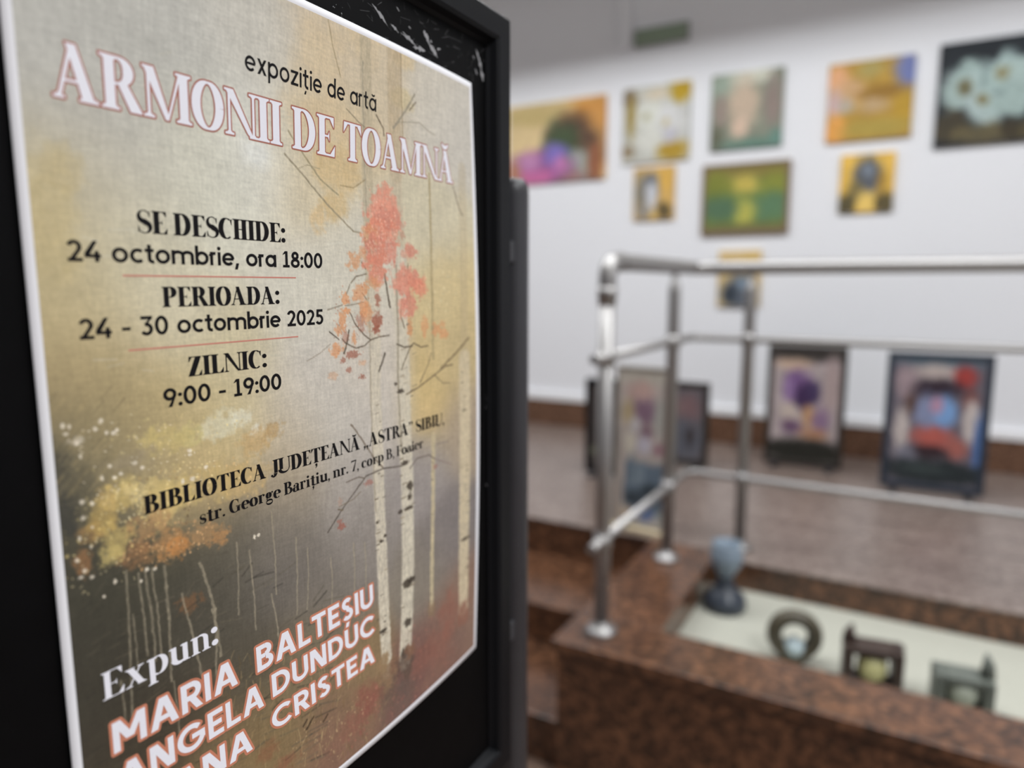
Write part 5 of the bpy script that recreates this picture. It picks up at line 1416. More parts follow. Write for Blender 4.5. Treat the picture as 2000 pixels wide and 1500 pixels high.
    arch = lambda x: ribbon(arc(x+.19, X-.2, .19, .2-H/2, 160, 0, 16), lambda t, tan: H+(T-H)*min(1, t*1.15)**2.2)+rect(x+.38-T/2, x+.38+T/2, 0, X-.19)+foot(x+.38-T/2, x+.38+T/2, 0, .07)
    G['n'] = (ls(.075)+arch(.075+T*.55), .075+T*.55+.38+T/2+.075)
    G['r'] = (ls(.075)+ribbon(arc(.40, X-.17, .17, .16, 165, 80, 8), H*1.2)+dot(.44, X-.085, .082), .53)
    G['i'] = (ls(.075)+dot(.075+T/2, X+.22, .105), T+.15)
    tl = rect(.12, .12+T, .14, .84)+rect(.0, .40, X-H*1.3, X)+[[(.12, X-.02), (.12+T*.5, X-.02), (.12+T, .86)]]+ribbon(arc(.12+T/2+.15, .14, .16, .14-H/2, 180, 320, 12), lambda t, tan: T*(1-t)**1.4+H)
    G['t'] = (tl, .45); G['ț'] = (tl+comma(.24, -.14), .45)
    G['o'] = (ell(.31, X/2, .31, X/2+.01), .62)
    cw = lambda t, tan: H+(T*1.05-H)*(abs(tan[1])**1.5)*(1 if .15 < t < .88 else .4)
    G['c'] = (ribbon(arc(.31, X/2, .31-T/2, X/2-H/2, 50, 310, 26), cw)+dot(.44, X-.13, .075), .55)
    G['e'] = (ribbon(arc(.31, X/2, .31-T/2, X/2-H/2, 0, 312, 30), lambda t, tan: H+(T*1.05-H)*(abs(tan[1])**1.5)*(1 if .02 < t < .86 else .4))+rect(.1, .52, X/2-H/2+.02, X/2+H/2+.02), .58)
    G['s'] = (ribbon(arc(.23, X*.75, .15, X*.235, 40, 262, 12)+[(.25, X*.5)]+arc(.22, X*.25, .165, X*.235, 75, -140, 14), lambda t, tan: sw(t, tan)*.9)+[[(.34, X*.9), (.40, X), (.40, X*.64), (.37, X*.7)]]+[[(.08, X*.1), (.03, 0), (.03, X*.36), (.06, X*.3)]], .45)
    G['a'] = (rect(.30, .30+T, .08, X-.15)+ribbon(arc(.27, X-.18, .16, .17, 0, 130, 10), lambda t, tan: H+(T-H)*(1-t)**2)+dot(.13, X-.16, .085)+ribbon(arc(.22, .185, .155, .175, 60, 330, 20), cw)+[[(.30+T, .10), (.30+T, .16), (.56, .05), (.54, .0), (.36, .0), (.30, .10)]], .56)
    G['u'] = (rect(.075, .075+T, .16, X)+flag(.075, X)+rect(.47, .47+T, 0, X)+flag(.47, X)+ribbon(arc(.075+T/2+.19, .19, .19, .19-H, 180, 345, 16), lambda t, tan: T*(1-t)**1.2+H*1.4)+rect(.47, .47+T+.075, 0, SH), .73)
    G['p'] = (rect(.075, .075+T, -.30, X)+foot(.075, .075+T, -.30, .07)+flag(.075, X)+ribbon(arc(.36, X/2, .28-T/2+.04, X/2-H/2+.01, 165, -165, 30), lambda t, tan: H+(T*1.08-H)*(abs(tan[1])**1.6)*(1 if .15 < t < .85 else .1)), .70)
    G['g'] = (ell(.26, X*.66, .23, X*.34)+ribbon(arc(.30, -.10, .24, .17, 0, 360, 30), lambda t, tan: H+.09*abs(tan[0])**2)+ribbon([(.14, .24), (.10, .16), (.16, .09), (.40, .07), (.50, -.02)], .075)+dot(.54, X-.04, .07), .60)
    G['x'] = ([[(.0+.06, X), (.06+T*1.15, X), (.60, 0), (.60-T*1.15, 0)]]+bar(.11, 0, .50, X, H*1.3)+foot(.44, .58, 0, .07)+foot(.09, .13, 0, .09)+foot(.08, .08+T, X, .06)+foot(.48, .52, X, .08), .66)
    return G
def hull(pts):
    pts = sorted(set((round(x, 6), round(y, 6)) for x, y in pts))
    def half(ps):
        h = []
        for p in ps:
            while len(h) >= 2 and (h[-1][0]-h[-2][0])*(p[1]-h[-2][1])-(h[-1][1]-h[-2][1])*(p[0]-h[-2][0]) <= 0: h.pop()
            h.append(p)
        return h
    a = half(pts); b = half(pts[::-1]); return a[:-1]+b[:-1]
def layout(text, G, track, space):
    out = []; x = 0
    for ch in text:
        if ch == ' ': x += space; continue
        pc, adv = G[ch]
        out += [[(px+x, py) for (px, py) in p] for p in pc]; x += adv+track
    xs_ = [p[0] for q in out for p in q]; lo, hi = min(xs_), max(xs_)
    return [[((px-lo)/(hi-lo), py) for (px, py) in p] for p in out]
def letter(name, text, G, u0, u1, base, cap, m, track=.10, space=.3, grow=0.0, off=.14, tilt=0.0, parent=None):
    pcs = layout(text, G, track, space); bm = bmesh.new()
    for p in pcs:
        q = [(u0+x*(u1-u0), base-y*cap+tilt*x) for (x, y) in p]
        q = hull([(x+grow*cos(2*pi*k/12), y+grow*sin(2*pi*k/12)) for (x, y) in q for k in range(12)]) if grow else hull(q)
        if len(q) < 3: continue
        a = np.array(q); w = on_paper(a[:, 0], a[:, 1], off)
        try: bm.faces.new([bm.verts.new(t) for t in w])
        except ValueError: pass
    me = bpy.data.meshes.new(name); bm.to_mesh(me); bm.free()
    return link(name, me, m, parent or POSTER)
SF = serif(.225, .045); SFB = serif(.20, .05); SN = sans(.172, .74); SNT = sans(.135, .72); SB = sans(.185, .70); SL = serif(.20, .05); SE_ = serif(.175, .036, .70)
o = letter('title_lettering', 'ARMONII DE TOAMNĂ', SFB, 14.6, 269.5, 71.5, 20.0, M_wink, .03, .30, 0, .16)
letter('title_outline', 'ARMONII DE TOAMNĂ', SFB, 14.6, 269.5, 71.5, 20.0, M_rose, .03, .30, .72, .10, parent=o)
letter('subtitle_lettering', 'expoziție de artă', SNT, 99.6, 191.0, 41.3, 9.6, M_ink, .11, .36)
letter('opening_heading', 'SE DESCHIDE:', SF, 43.2, 121.0, 118.5, 9.3, M_ink, .01, .24)
letter('opening_date', '24 octombrie, ora 18:00', SN, 14.8, 146, 130.8, 8.1, M_ink, .075, .38)
letter('period_heading', 'PERIOADA:', SF, 52, 115.6, 149.0, 8.6, M_ink, .01, .24)
letter('period_dates', '24 - 30 octombrie 2025', SN, 16.8, 145.3, 160.6, 8.1, M_ink, .075, .38)
letter('daily_heading', 'ZILNIC:', SF, 62.2, 105.8, 180.0, 8.8, M_ink, .01, .24)
letter('daily_hours', '9:00 - 19:00', SN, 49.4, 114.4, 192.2, 8.3, M_ink, .075, .38)
letter('venue_lettering', 'BIBLIOTECA JUDEȚEANĂ „ASTRA” SIBIU,', SF, 37, 255, 236.3, 8.0, M_ink, .01, .26, tilt=-1.7)
letter('address_lettering', 'str. George Barițiu, nr. 7, corp B, Foaier', SL, 63, 231.5, 248.4, 6.5, M_ink, .03, .26, tilt=-1.9)
letter('exhibitors_heading', 'Expun:', SE_, 13.6, 68.2, 308.7, 11.8, M_wink, .03, .3)
for txt, u0, u1, b_, c_ in [('MARIA', 16, 77.2, 333.8, 13.6), ('BALTEȘIU', 89, 177, 334.2, 13.4), ('ANGELA', 16.6, 91.4, 353.2, 12.9), ('DUNDUC', 97.2, 176.6, 352.0, 12.3), ('ANA', 39.6, 82.6, 371.8, 12.4), ('CRISTEA', 95.4, 175, 369.8, 11.6)]:
    o = letter('exhibitor_lettering', txt, SB, u0, u1, b_, c_, M_wink, .11, .3, 0, .18)
    letter('lettering_outline', txt, SB, u0, u1, b_, c_, M_salmon, .11, .3, 1.25, .10, parent=o)
for v in (135.9, 166.2):
    bm = bmesh.new(); us = np.linspace(35.6, 127, 24)
    a = on_paper(us, np.full(24, v-.32), .12); b = on_paper(us, np.full(24, v+.32), .12)
    va = [bm.verts.new(t) for t in a]; vb = [bm.verts.new(t) for t in b]
    for i in range(23): bm.faces.new((va[i], vb[i], vb[i+1], va[i+1]))
    me = bpy.data.meshes.new('divider_line'); bm.to_mesh(me); bm.free(); link('divider_line', me, M_rule, POSTER)

# ------------------------------------------------------------------ pictures on the wall
def picture_face(w, h, base, blobs, res=90, seed=0, grow=1.3):
    c = Canvas(1.0, 1.0, res); c.C[:] = np.array(base, float)
    c.C *= (1+.18*(fbm(c.U*9+seed, c.V*9+seed)-.5))[..., None]
    for t in blobs:
        if t[0] == 'R':
            e = .03; n = .05*(fbm(c.U*7+seed, c.V*7+seed)-.5)
            k = np.clip((c.U+n-t[1])/e, 0, 1)*np.clip((t[3]-c.U+n)/e, 0, 1)*np.clip((c.V+n-t[2])/e, 0, 1)*np.clip((t[4]-c.V+n)/e, 0, 1)
            c.C += (np.array(t[5], float)-c.C)*k[..., None]
        else: c.blob(t[0], t[1], t[2]*grow, t[3]*grow, *t[4:])
    c.C *= (1+.14*(fbm(c.U*22+seed, c.V*30+seed)-.5))[..., None]
    return c
PG = 1.22
def canvas_mesh(name, w, h, d, c):
    """box canvas with a painted front; front faces -Y, origin at the middle of its back"""
    nx, ny = c.nx, c.ny
    X = (c.U-.5)*w; Zv = (.5-c.V)*h
    front = np.stack([X, np.full(X.shape, -d), Zv], -1).reshape(-1, 3)
    me = grid_mesh(name, front, nx, ny, c.linear(PG))
    bm = bmesh.new(); bm.from_mesh(me)
    bd = [e for e in bm.edges if e.is_boundary]
    ex = bmesh.ops.extrude_edge_only(bm, edges=bd)
    nv = [g for g in ex['geom'] if isinstance(g, bmesh.types.BMVert)]
    for v in nv: v.co.y = 0
    bmesh.ops.contextual_create(bm, geom=[g for g in ex['geom'] if isinstance(g, bmesh.types.BMEdge) and g.is_boundary])
    for f in bm.faces: f.smooth = False
    bmesh.ops.recalc_face_normals(bm, faces=bm.faces)
    bm.to_mesh(me); bm.free(); return me
def painting(label, x0, x1, z0, z1, base, blobs, seed=0, depth=.022, frame=None, group='paintings on the white wall'):
    w, h = x1-x0, z1-z0; loc = ((x0+x1)/2, 4.5, Z+(z0+z1)/2)
    c = picture_face(w, h, base, blobs, seed=seed)
    if frame:
        t = thing('painting', loc, label, 'painting', group)
        link('canvas', canvas_mesh('canvas', w-2*frame, h-2*frame, depth*.8, c), M_oil, t)
        bm = bmesh.new(); W, H_ = w/2, h/2; f = frame
        add_box(bm, -W, W, -depth, 0, H_-f, H_, .003); add_box(bm, -W, W, -depth, 0, -H_, -H_+f, .003)
        add_box(bm, -W, -W+f, -depth, 0, -H_+f, H_-f, .003); add_box(bm, W-f, W, -depth, 0, -H_+f, H_-f, .003)
        done(bm, 'frame', M_woodframe, t)
    else:
        o = link('painting', canvas_mesh('painting', w, h, depth, c), M_oil, None, loc); tag(o, label, 'painting', group)
painting('orange and tan painting with purple flowers before a dark arch, beside the black stand', -2.56, -1.826, .71, 1.245, (205, 182, 138), [
    (.3, .15, .4, .14, (184, 164, 112), .9, .5, .6), (.85, .2, .26, .28, (196, 138, 70), .95, .4, .6), (.93, .6, .14, .5, (190, 140, 84), .8, .4, .6),
    (.66, .72, .27, .50, (84, 66, 56), .95, .2, .3), (.56, .62, .18, .36, (64, 84, 60), .8, .4, .5), (.74, .86, .14, .24, (150, 156, 148), .9, .4, .5), (.90, .82, .07, .3, (140, 90, 66), .9, .3, .5), (.66, .95, .16, .10, (140, 100, 100), .8, .5, .5),
    (.34, .80, .28, .22, (152, 96, 150), .95, .6, .5), (.50, .64, .13, .13, (118, 108, 176), .9, .5, .5), (.30, .93, .2, .10, (188, 104, 150), .9, .5, .5), (.56, .78, .08, .1, (190, 120, 170), .8, .5, .5), (.22, .72, .1, .1, (190, 140, 175), .7, .5, .5), (.02, .9, .12, .2, (160, 108, 84), .9, .4, .6)], 1)
painting('painting of white blossoms with ochre corners, second in the upper row', -1.706, -1.268, .79, 1.256, (180, 180, 172), [
    (.1, .13, .12, .12, (120, 106, 90), 1, .5, .5), (.13, .38, .08, .28, (150, 130, 72), .95, .5, .5), (.86, .12, .17, .15, (178, 146, 40), 1, .5, .5), (.76, .87, .24, .13, (160, 130, 46), 1, .5, .5), (.08, .85, .1, .1, (136, 120, 96), 1, .5, .5), (.5, .12, .18, .08, (206, 194, 172), 1, .5, .5),
    (.4, .42, .2, .2, (206, 207, 198), .95, .6, .5), (.7, .45, .17, .2, (204, 204, 204), .95, .6, .5), (.4, .72, .2, .15, (202, 202, 194), .95, .6, .5), (.72, .68, .1, .1, (176, 174, 184), .9, .6, .5), (.36, .40, .05, .05, (160, 156, 120), .9, .5, .5), (.66, .5, .05, .05, (180, 166, 120), .9, .5, .5), (.92, .5, .06, .3, (196, 196, 196), .8, .5, .5)], 2)
painting('grey green painting with a soft beige vertical figure, third in the upper row', -1.137, -.722, .82, 1.258, (126, 130, 116), [
    (.25, .15, .3, .18, (150, 164, 150), .9, .5, .6), (.55, .06, .3, .12, (206, 206, 190), .95, .5, .5), (.45, .42, .24, .36, (188, 168, 148), .95, .3, .6), (.42, .72, .12, .14, (204, 178, 158), .9, .4, .6), (.86, .42, .12, .34, (140, 124, 118), .9, .4, .6), (.14, .50, .1, .24, (146, 130, 122), .9, .4, .6), (.08, .85, .12, .2, (94, 96, 80), .9, .4, .6), (.6, .95, .5, .08, (92, 122, 110), .9, .4, .6), (.92, .9, .1, .14, (96, 128, 118), .9, .4, .6)], 3)
painting('ochre and orange painting with a blue top right corner', -.482, -.06, .805, 1.226, (170, 136, 66), [
    (.1, .2, .16, .2, (218, 164, 124), .95, .4, .6), (.25, .4, .2, .2, (198, 162, 128), .8, .4, .6), (.08, .52, .1, .2, (192, 166, 168), .95, .4, .6), (.22, .55, .1, .1, (176, 168, 156), .9, .4, .6), (.10, .84, .15, .2, (216, 154, 82), .95, .4, .6), (.5, .12, .18, .12, (166, 152, 96), .9, .4, .6), (.92, .18, .17, .26, (112, 122, 172), 1, .3, .6),
    (.65, .42, .28, .09, (142, 108, 54), .9, .5, .5), (.55, .58, .18, .1, (176, 150, 116), .9, .5, .5), (.9, .65, .12, .2, (174, 140, 56), .9, .4, .5), (.6, .86, .4, .12, (160, 140, 72), .9, .4, .5)], 4)
painting('dark painting of large white flowers at the right edge of the upper row', .05, .66, .728, 1.25, (40, 44, 48), [
    (.10, .42, .09, .16, (124, 134, 134), .8, .5, .5), (.22, .33, .12, .14, (160, 180, 176), 1, .5, .5), (.14, .5, .1, .16, (156, 174, 170), 1, .5, .5), (.28, .5, .12, .18, (166, 182, 180), 1, .5, .5), (.42, .40, .13, .16, (158, 178, 174), 1, .5, .5), (.50, .28, .12, .14, (164, 184, 182), 1, .5, .5), (.62, .38, .12, .2, (160, 178, 174), 1, .5, .5), (.36, .68, .14, .14, (164, 180, 178), 1, .5, .5), (.54, .6, .16, .16, (150, 168, 164), 1, .5, .5), (.8, .5, .16, .2, (160, 178, 174), 1, .5, .5),
    (.2, .44, .055, .08, (104, 98, 70), 1, .4, .6), (.46, .34, .055, .07, (138, 134, 104), 1, .4, .6), (.33, .57, .05, .06, (122, 114, 80), 1, .4, .6), (.8, .48, .06, .08, (116, 106, 76), 1, .4, .6), (.33, .36, .02, .14, (120, 136, 136), .7, .6, .6), (.44, .52, .05, .03, (116, 132, 132), .7, .6, .6), (.12, .8, .14, .16, (70, 64, 52), .95, .5, .5), (.4, .9, .3, .1, (104, 94, 68), .8, .6, .5), (.55, .88, .08, .1, (60, 54, 44), .9, .5, .5), (.8, .88, .2, .12, (80, 72, 52), .9, .5, .5)], 5)
painting('small yellow and grey painting hung under the white blossoms', -1.62, -1.352, .425, .756, (196, 160, 96), [
    (.75, .25, .22, .22, (208, 166, 84), 1, .4, .5), (.25, .15, .2, .12, (190, 156, 96), .9, .4, .5), (.18, .5, .16, .4, (128, 124, 114), 1, .4, .5), (.45, .4, .2, .3, (124, 126, 130), 1, .4, .5), (.45, .55, .12, .3, (190, 192, 198), 1, .4, .5), (.42, .22, .1, .1, (100, 104, 112), 1, .4, .5), (.25, .85, .2, .15, (140, 134, 126), 1, .4, .5), (.76, .84, .18, .18, (92, 80, 56), 1, .4, .5), (.5, .92, .08, .08, (200, 170, 100), .9, .4, .5)], 6)
painting('wide green painting with a yellow glow in a brown frame', -1.173, -.66, .312, .735, (104, 120, 66), [
    (.5, .08, 1, .12, (132, 118, 66), .9, .3, .6), (.5, .28, .22, .15, (192, 172, 86), .95, .4, .7), (.9, .3, .2, .2, (132, 136, 62), .9, .4, .6), (.15, .25, .2, .2, (122, 126, 58), .9, .4, .6), (.2, .65, .3, .22, (82, 108, 84), .95, .4, .6), (.85, .65, .28, .24, (88, 118, 90), .95, .4, .6), (.52, .74, .14, .26, (168, 164, 82), .95, .4, .7), (.5, .96, .9, .08, (106, 104, 66), .9, .4, .5)], 7, .028, frame=.022)
painting('small yellow painting with a blue grey head, hung under the orange painting', -.394, -.122, .412, .728, (214, 174, 84), [
    (.5, .38, .27, .34, (88, 92, 100), 1, .3, .5), (.52, .28, .1, .12, (126, 136, 148), .9, .4, .6), (.3, .65, .16, .2, (120, 108, 72), .9, .4, .5), (.14, .88, .2, .2, (82, 76, 56), 1, .3, .5), (.86, .86, .2, .2, (86, 78, 56), 1, .3, .5), (.5, .86, .16, .2, (216, 184, 104), 1, .3, .5), (.78, .5, .1, .2, (150, 120, 60), .8, .4, .5)], 8)
painting('small tan painting with a dark blue figure, seen behind the handrail', -1.054, -.802, -.126, .213, (198, 172, 120), [
    (.5, .74, .42, .30, (82, 90, 102), 1, .3, .5), (.3, .78, .16, .16, (54, 60, 68), 1, .3, .5), (.6, .58, .13, .12, (120, 136, 152), .9, .4, .5), (.75, .2, .2, .2, (206, 176, 110), .9, .4, .5)], 9)

# ------------------------------------------------------------------ exit sign on the upper wall
E_ = thing('exit_sign', (-1.465, 4.5, Z+1.55), 'dull green rectangular sign box high on the grey upper wall', 'sign')
bm = bmesh.new(); add_box(bm, -.172, .172, -.035, 0, -.052, .052, .004); done(bm, 'sign_housing', M_signbox, E_)
bm = bmesh.new(); add_box(bm, -.164, .164, -.0375, -.0345, -.045, .045, .001); done(bm, 'sign_face', M_green, E_)

# ------------------------------------------------------------------ small framed poster boards on the landing
def board(label, xc, y, w, h, rz, base, blobs, seed, fmat, rim=.03, foot=.02, z=None, baseplate=False):
    t = thing('display_board', (xc, y, LAND), label, 'display board', 'poster boards on the landing', rz)
    z0 = foot; W = w/2
    bm = bmesh.new()
    add_box(bm, -W, W, -.018, .018, z0+h-rim, z0+h, .006); add_box(bm, -W, W, -.018, .018, z0, z0+rim, .006)
    add_box(bm, -W, -W+rim, -.018, .018, z0+rim, z0+h-rim, .006); add_box(bm, W-rim, W, -.018, .018, z0+rim, z0+h-rim, .006)
    done(bm, 'frame', fmat, t)
    c = picture_face(1, 1, base, blobs, res=80, seed=seed, grow=1.15)
    me = canvas_mesh('poster_print', w-2*rim, h-2*rim, .012, c); link('poster_print', me, M_print, t, (0, 0, z0+h/2))
    bm = bmesh.new(); add_box(bm, -W+rim*.5, W-rim*.5, .004, .016, z0+rim*.5, z0+h-rim*.5); done(bm, 'back_panel', M_black, t)
    if baseplate:
        bm = bmesh.new(); add_box(bm, -W, W, -.05, .05, 0, .018, .003); done(bm, 'base_plate', M_creampl, t)
    else:
        for s in (-1, 1):
            bm = bmesh.new(); add_box(bm, s*(W-.06)-.015, s*(W-.06)+.015, -.07, .09, 0, foot+.004, .003); done(bm, 'foot', M_post, t)
M_navy = mat('dark_navy_frame', (46, 54, 66), .3, noise=.1); M_umber = mat('dark_umber_frame', (48, 44, 40), .3, noise=.1)
board('navy framed poster board with a red roof and blue centre picture, rightmost on landing', .144, 3.86, .435, .665, 0.0, (96, 90, 98), [
    (.5, .02, .6, .06, (84, 100, 112), .9, .3, .5), (.45, .10, .3, .07, (180, 166, 160), .9, .4, .5), (.15, .2, .14, .16, (150, 132, 136), .9, .4, .5), (.78, .13, .13, .10, (150, 62, 58), 1, .4, .5), (.86, .3, .1, .1, (112, 70, 66), .9, .4, .5), (.5, .24, .3, .1, (50, 40, 48), 1, .4, .5), (.22, .38, .1, .1, (80, 60, 56), .9, .4, .5), (.42, .42, .17, .16, (120, 128, 156), 1, .4, .5), (.6, .42, .14, .16, (112, 146, 190), 1, .4, .5), (.5, .36, .08, .08, (170, 130, 150), .9, .4, .5), (.88, .48, .1, .2, (182, 172, 168), 1, .4, .5), (.13, .58, .1, .22, (176, 166, 162), 1, .4, .5), (.48, .62, .26, .1, (158, 84, 76), 1, .4, .5), (.75, .7, .14, .1, (148, 88, 80), .95, .4, .5), (.45, .74, .26, .06, (50, 38, 42), 1, .4, .5), (.97, .65, .06, .3, (72, 100, 148), .9, .4, .5), (.2, .78, .14, .1, (110, 110, 122), .9, .4, .5), (.5, .90, .7, .11, (38, 44, 46), 1, .3, .4), (.4, .88, .3, .05, (58, 66, 66), .8, .5, .5)], 21, M_navy)
board('dark brown framed poster board with a pale picture of purple flowers', -.462, 4.07, .40, .66, .0, (158, 146, 146), [
    (.5, .04, .8, .07, (52, 48, 46), .9, .3, .5), (.3, .12, .3, .06, (186, 160, 140), .9, .4, .5), (.4, .32, .24, .16, (112, 84, 126), 1, .5, .5), (.5, .42, .2, .14, (60, 44, 74), 1, .5, .5), (.62, .36, .12, .12, (66, 54, 84), .9, .5, .5), (.24, .36, .1, .12, (136, 110, 150), .9, .5, .5), (.88, .3, .12, .3, (160, 142, 140), .9, .4, .5), (.28, .56, .16, .1, (180, 166, 156), .9, .4, .5), (.56, .60, .12, .12, (170, 132, 96), .9, .5, .5), (.32, .70, .18, .08, (96, 72, 96), .9, .5, .5), (.75, .62, .14, .14, (120, 96, 122), .9, .5, .5), (.65, .75, .26, .06, (150, 110, 84), .9, .5, .5), (.5, .92, .8, .12, (36, 36, 32), 1, .3, .4)], 22, M_umber)
board('small grey framed board with a dim pinkish picture, behind the middle railing post', -1.06, 3.77, .31, .46, .0, (94, 88, 92), [
    (.7, .28, .3, .2, (112, 90, 92), 1, .4, .5), (.3, .3, .3, .24, (120, 100, 100), .9, .4, .5), (.5, .72, .6, .3, (84, 86, 94), 1, .3, .5), (.72, .68, .12, .16, (56, 50, 52), .9, .4, .5), (.35, .7, .1, .14, (66, 62, 66), .8, .4, .5)], 23, M_umber)
board('black poster board half hidden behind the nearest railing post', -1.315, 3.37, .28, .50, .0, (62, 56, 54), [
    (.5, .3, .4, .2, (74, 64, 62), .9, .4, .5), (.3, .8, .4, .06, (110, 112, 96), .9, .4, .5)], 24, M_frame)
board('narrow poster board with pinkish collage above blue grey lower half, at stair edge', -.905, 2.68, .235, .66, -.12, (176, 166, 160), [
    (.5, .05, .7, .06, (190, 184, 172), .9, .4, .5), (.45, .14, .3, .08, (196, 164, 156), .9, .5, .5), (.55, .26, .28, .09, (128, 102, 120), .95, .6, .5), (.2, .28, .14, .1, (178, 160, 124), .9, .5, .5), (.35, .36, .14, .06, (192, 188, 190), .9, .5, .5), (.85, .3, .14, .12, (164, 164, 158), .9, .5, .5), (.6, .40, .16, .06, (122, 96, 108), .9, .5, .5), (.25, .48, .14, .08, (204, 198, 182), .9, .5, .5), (.55, .48, .16, .07, (180, 176, 188), .9, .5, .5), (.85, .50, .12, .05, (148, 110, 120), .9, .5, .5),
    ('R', .12, .58, 1.1, .93, (98, 112, 126)), ('R', .2, .60, .6, .76, (122, 136, 147)), (.3, .64, .1, .1, (110, 124, 136), .8, .5, .5), (.75, .78, .3, .06, (52, 60, 66), .9, .5, .5), (.35, .84, .24, .05, (60, 68, 74), .9, .5, .5), (.6, .93, .2, .06, (90, 112, 156), .9, .5, .5), (.2, .94, .2, .05, (190, 176, 160), .9, .5, .5), (.9, .94, .1, .05, (150, 158, 158), .9, .5, .5)], 25, mat('pale_grey_frame', (150, 146, 138), .4, noise=.1), rim=.012, baseplate=True)

# ------------------------------------------------------------------ steel railing around the pit
RX, RY0, RY1 = -.72, 1.80, 2.67
RL = thing('stair_railing', (RX, RY0, LAND), 'polished steel railing with posts, handrail and two lower rails around the pit', 'railing')
def rl(p): return (p[0]-RX, p[1]-RY0, p[2]-LAND)
HZ = Z+.066
bm = bmesh.new()
pts = bend([(RX, RY0, HZ-.12), (RX, RY0, HZ), (RX, RY1, HZ), (2.6, RY1, HZ)], .055, 10)
add_tube(bm, [rl(p) for p in pts], .0245, 28); done(bm, 'handrail', M_chrome, RL)
for zz in (Z-.195, Z-.722):
    bm = bmesh.new()
    pts = bend([(RX, RY0-.085, zz), (RX, RY1, zz), (2.6, RY1, zz)], .05, 8)
    add_tube(bm, [rl(p) for p in pts], .0135, 20); done(bm, 'lower_rail', M_chrome, RL)
for (x, y, neck) in ((RX, RY0, 0), (RX, 2.43, 1), (-.508, RY1, 1), (.62, RY1, 1), (1.75, RY1, 1)):
    bm = bmesh.new(); top = HZ-.10 if not neck else HZ-.055
    if neck: add_tube(bm, [rl((x, y, LAND)), rl((x, y, top-.035)), rl((x, y, top-.01)), rl((x, y, top)), rl((x, y, HZ-.015))], [.0215, .0215, .020, .0125, .0125], 26)
    else: add_tube(bm, [rl((x, y, LAND)), rl((x, y, HZ-.075))], .0222, 26)
    p = done(bm, 'post', M_chrome, RL)
    bm = bmesh.new(); add_lathe(bm, [(.046, 0), (.046, .008), (.042, .014), (.030, .020), (.0235, .028), (.0225, .034)], 32, rl((x, y, LAND)))
    done(bm, 'base_flange', M_chrome, p)
    for zz in (Z-.195, Z-.722):
        bm = bmesh.new(); c = rl((x, y, zz)); add_tube(bm, [(c[0], c[1], c[2]-.022), (c[0], c[1], c[2]+.022)], .0262, 24)
        done(bm, 'rail_collar', M_chrome, p)
for y in (RY0,):
    c = rl((RX, y, HZ-.085)); bm = bmesh.new(); add_tube(bm, [(c[0], c[1], c[2]-.016), (c[0], c[1], c[2]+.016)], .0272, 26); done(bm, 'elbow_collar', M_chrome, RL)
bm = bmesh.new(); c = rl((RX+.10, RY1, HZ)); add_tube(bm, [(c[0]-.012, c[1], c[2]), (c[0]+.012, c[1], c[2])], .0272, 26); done(bm, 'handrail_collar', M_chrome, RL)
bm = bmesh.new(); c = rl((RX, RY0+.10, HZ)); add_tube(bm, [(c[0], c[1]-.012, c[2]), (c[0], c[1]+.012, c[2])], .0272, 26)
done(bm, 'handrail_collar', M_chrome, RL)

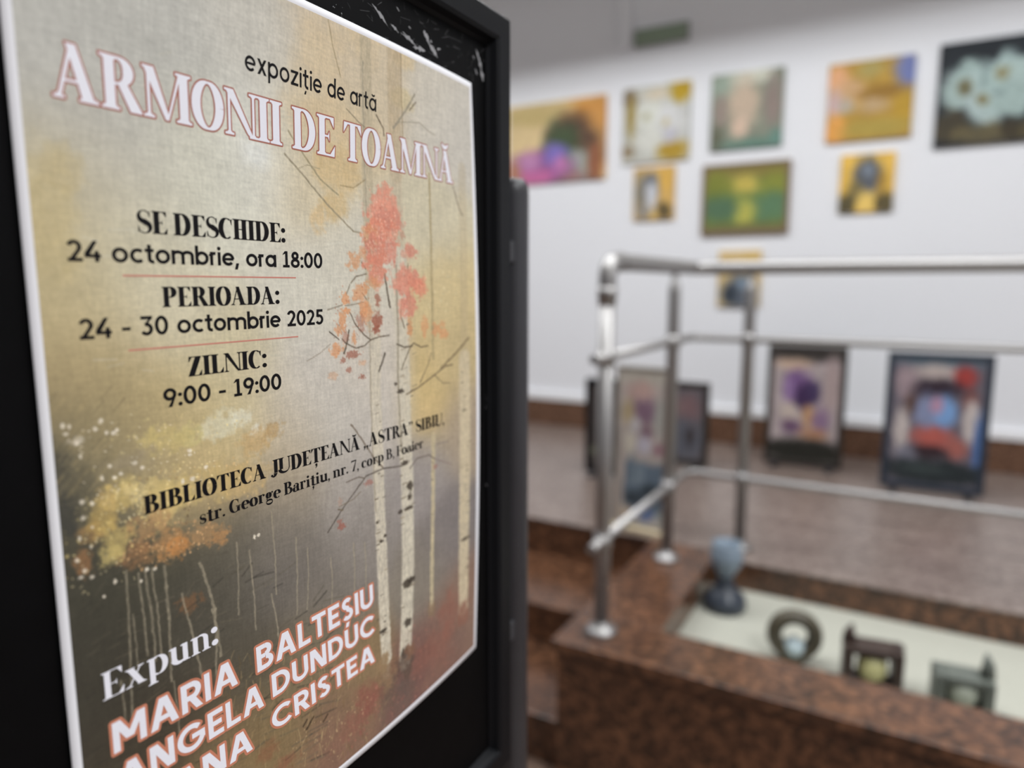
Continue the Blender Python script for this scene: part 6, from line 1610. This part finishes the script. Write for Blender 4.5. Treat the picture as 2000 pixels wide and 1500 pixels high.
# ------------------------------------------------------------------ ornaments in the pit
PB = Z-1.11
G_ = 'ceramic ornaments on the cream bed'
t = thing('vase', (-.49, 2.365, PB), 'dark footed vase with a blue grey cup, at the left end of the cream bed', 'vase', G_)
bm = bmesh.new(); add_lathe(bm, [(.066, 0), (.072, .010), (.074, .028), (.066, .050), (.048, .068), (.032, .085), (.027, .105), (.027, .120)], 36); done(bm, 'vase_foot', M_darkpot, t)
bm = bmesh.new(); add_lathe(bm, [(.026, .120), (.034, .135), (.050, .158), (.056, .185), (.054, .210), (.046, .225), (.049, .238), (.045, .236), (.040, .205), (.02, .17)], 36); done(bm, 'vase_cup', M_bluepot, t)
t = thing('ring_ornament', (-.232, 2.12, PB), 'round dark olive ring ornament with a pale blue centre, on the cream bed', 'ornament', G_, radians(14))
bm = bmesh.new(); n = 40; pr = []
for i in range(n):
    a = 2*pi*i/n; pr.append([])
    for k in range(14):
        b_ = 2*pi*k/14; r = .057+.022*cos(b_)
        pr[-1].append(bm.verts.new((r*cos(a), .026*sin(b_), .080+r*sin(a))))
for i in range(n):
    for k in range(14):
        f = bm.faces.new((pr[i][k], pr[(i+1) % n][k], pr[(i+1) % n][(k+1) % 14], pr[i][(k+1) % 14])); f.smooth = True
done(bm, 'ring', M_olive, t)
bm = bmesh.new(); add_lathe(bm, [(.001, .046), (.018, .045), (.030, .036), (.033, .02), (.030, .004), (.0, .0)], 28, (0, 0, .022)); done(bm, 'centre_bead', M_paleblue, t)
bm = bmesh.new(); add_box(bm, -.028, .028, -.024, .024, 0, .014, .004); done(bm, 'foot', M_olive, t)
def horned(name, x, y, w, h, d, rz, label, m1, m2, horns):
    t = thing(name, (x, y, PB), label, 'ornament', G_, rz); W = w/2; th = .026   # four sided body round an open middle
    bm = bmesh.new()
    add_box(bm, -W, -W+th, -d/2, d/2, 0, h, .005); add_box(bm, W-th, W, -d/2, d/2, 0, h, .005)
    add_box(bm, -W+th, W-th, -d/2, d/2, h-th*.9, h-.001, .004); add_box(bm, -W+th, W-th, -d/2, d/2, 0, th, .004)
    done(bm, 'body', m1, t)
    for (sx, hh) in horns:
        bm = bmesh.new(); x0 = sx*(W-th*.55)
        add_tube(bm, [(x0, 0, h-.004), (x0, 0, h+hh*.5), (x0-sx*.006, 0, h+hh)], [.019, .015, .003], 12); done(bm, 'horn', m1, t)
    bm = bmesh.new(); add_lathe(bm, [(.02, 0), (.034, .008), (.040, .035), (.034, .062), (.02, .072), (.002, .074)], 28, (0, -.004, th)); done(bm, 'inner_bowl', m2, t)
horned('square_ornament', -.024, 2.08, .150, .125, .08, radians(8), 'square dark brown ornament with a pointed corner and yellowish bowl inside', M_brown, M_paleyel, ((-1, .050), (1, .010)))
horned('square_ornament', .188, 2.07, .136, .108, .08, radians(6), 'grey green square ornament with one dark horn, rightmost on the cream bed', M_greydark, M_greygreen, ((1, .062), (-1, .008)))
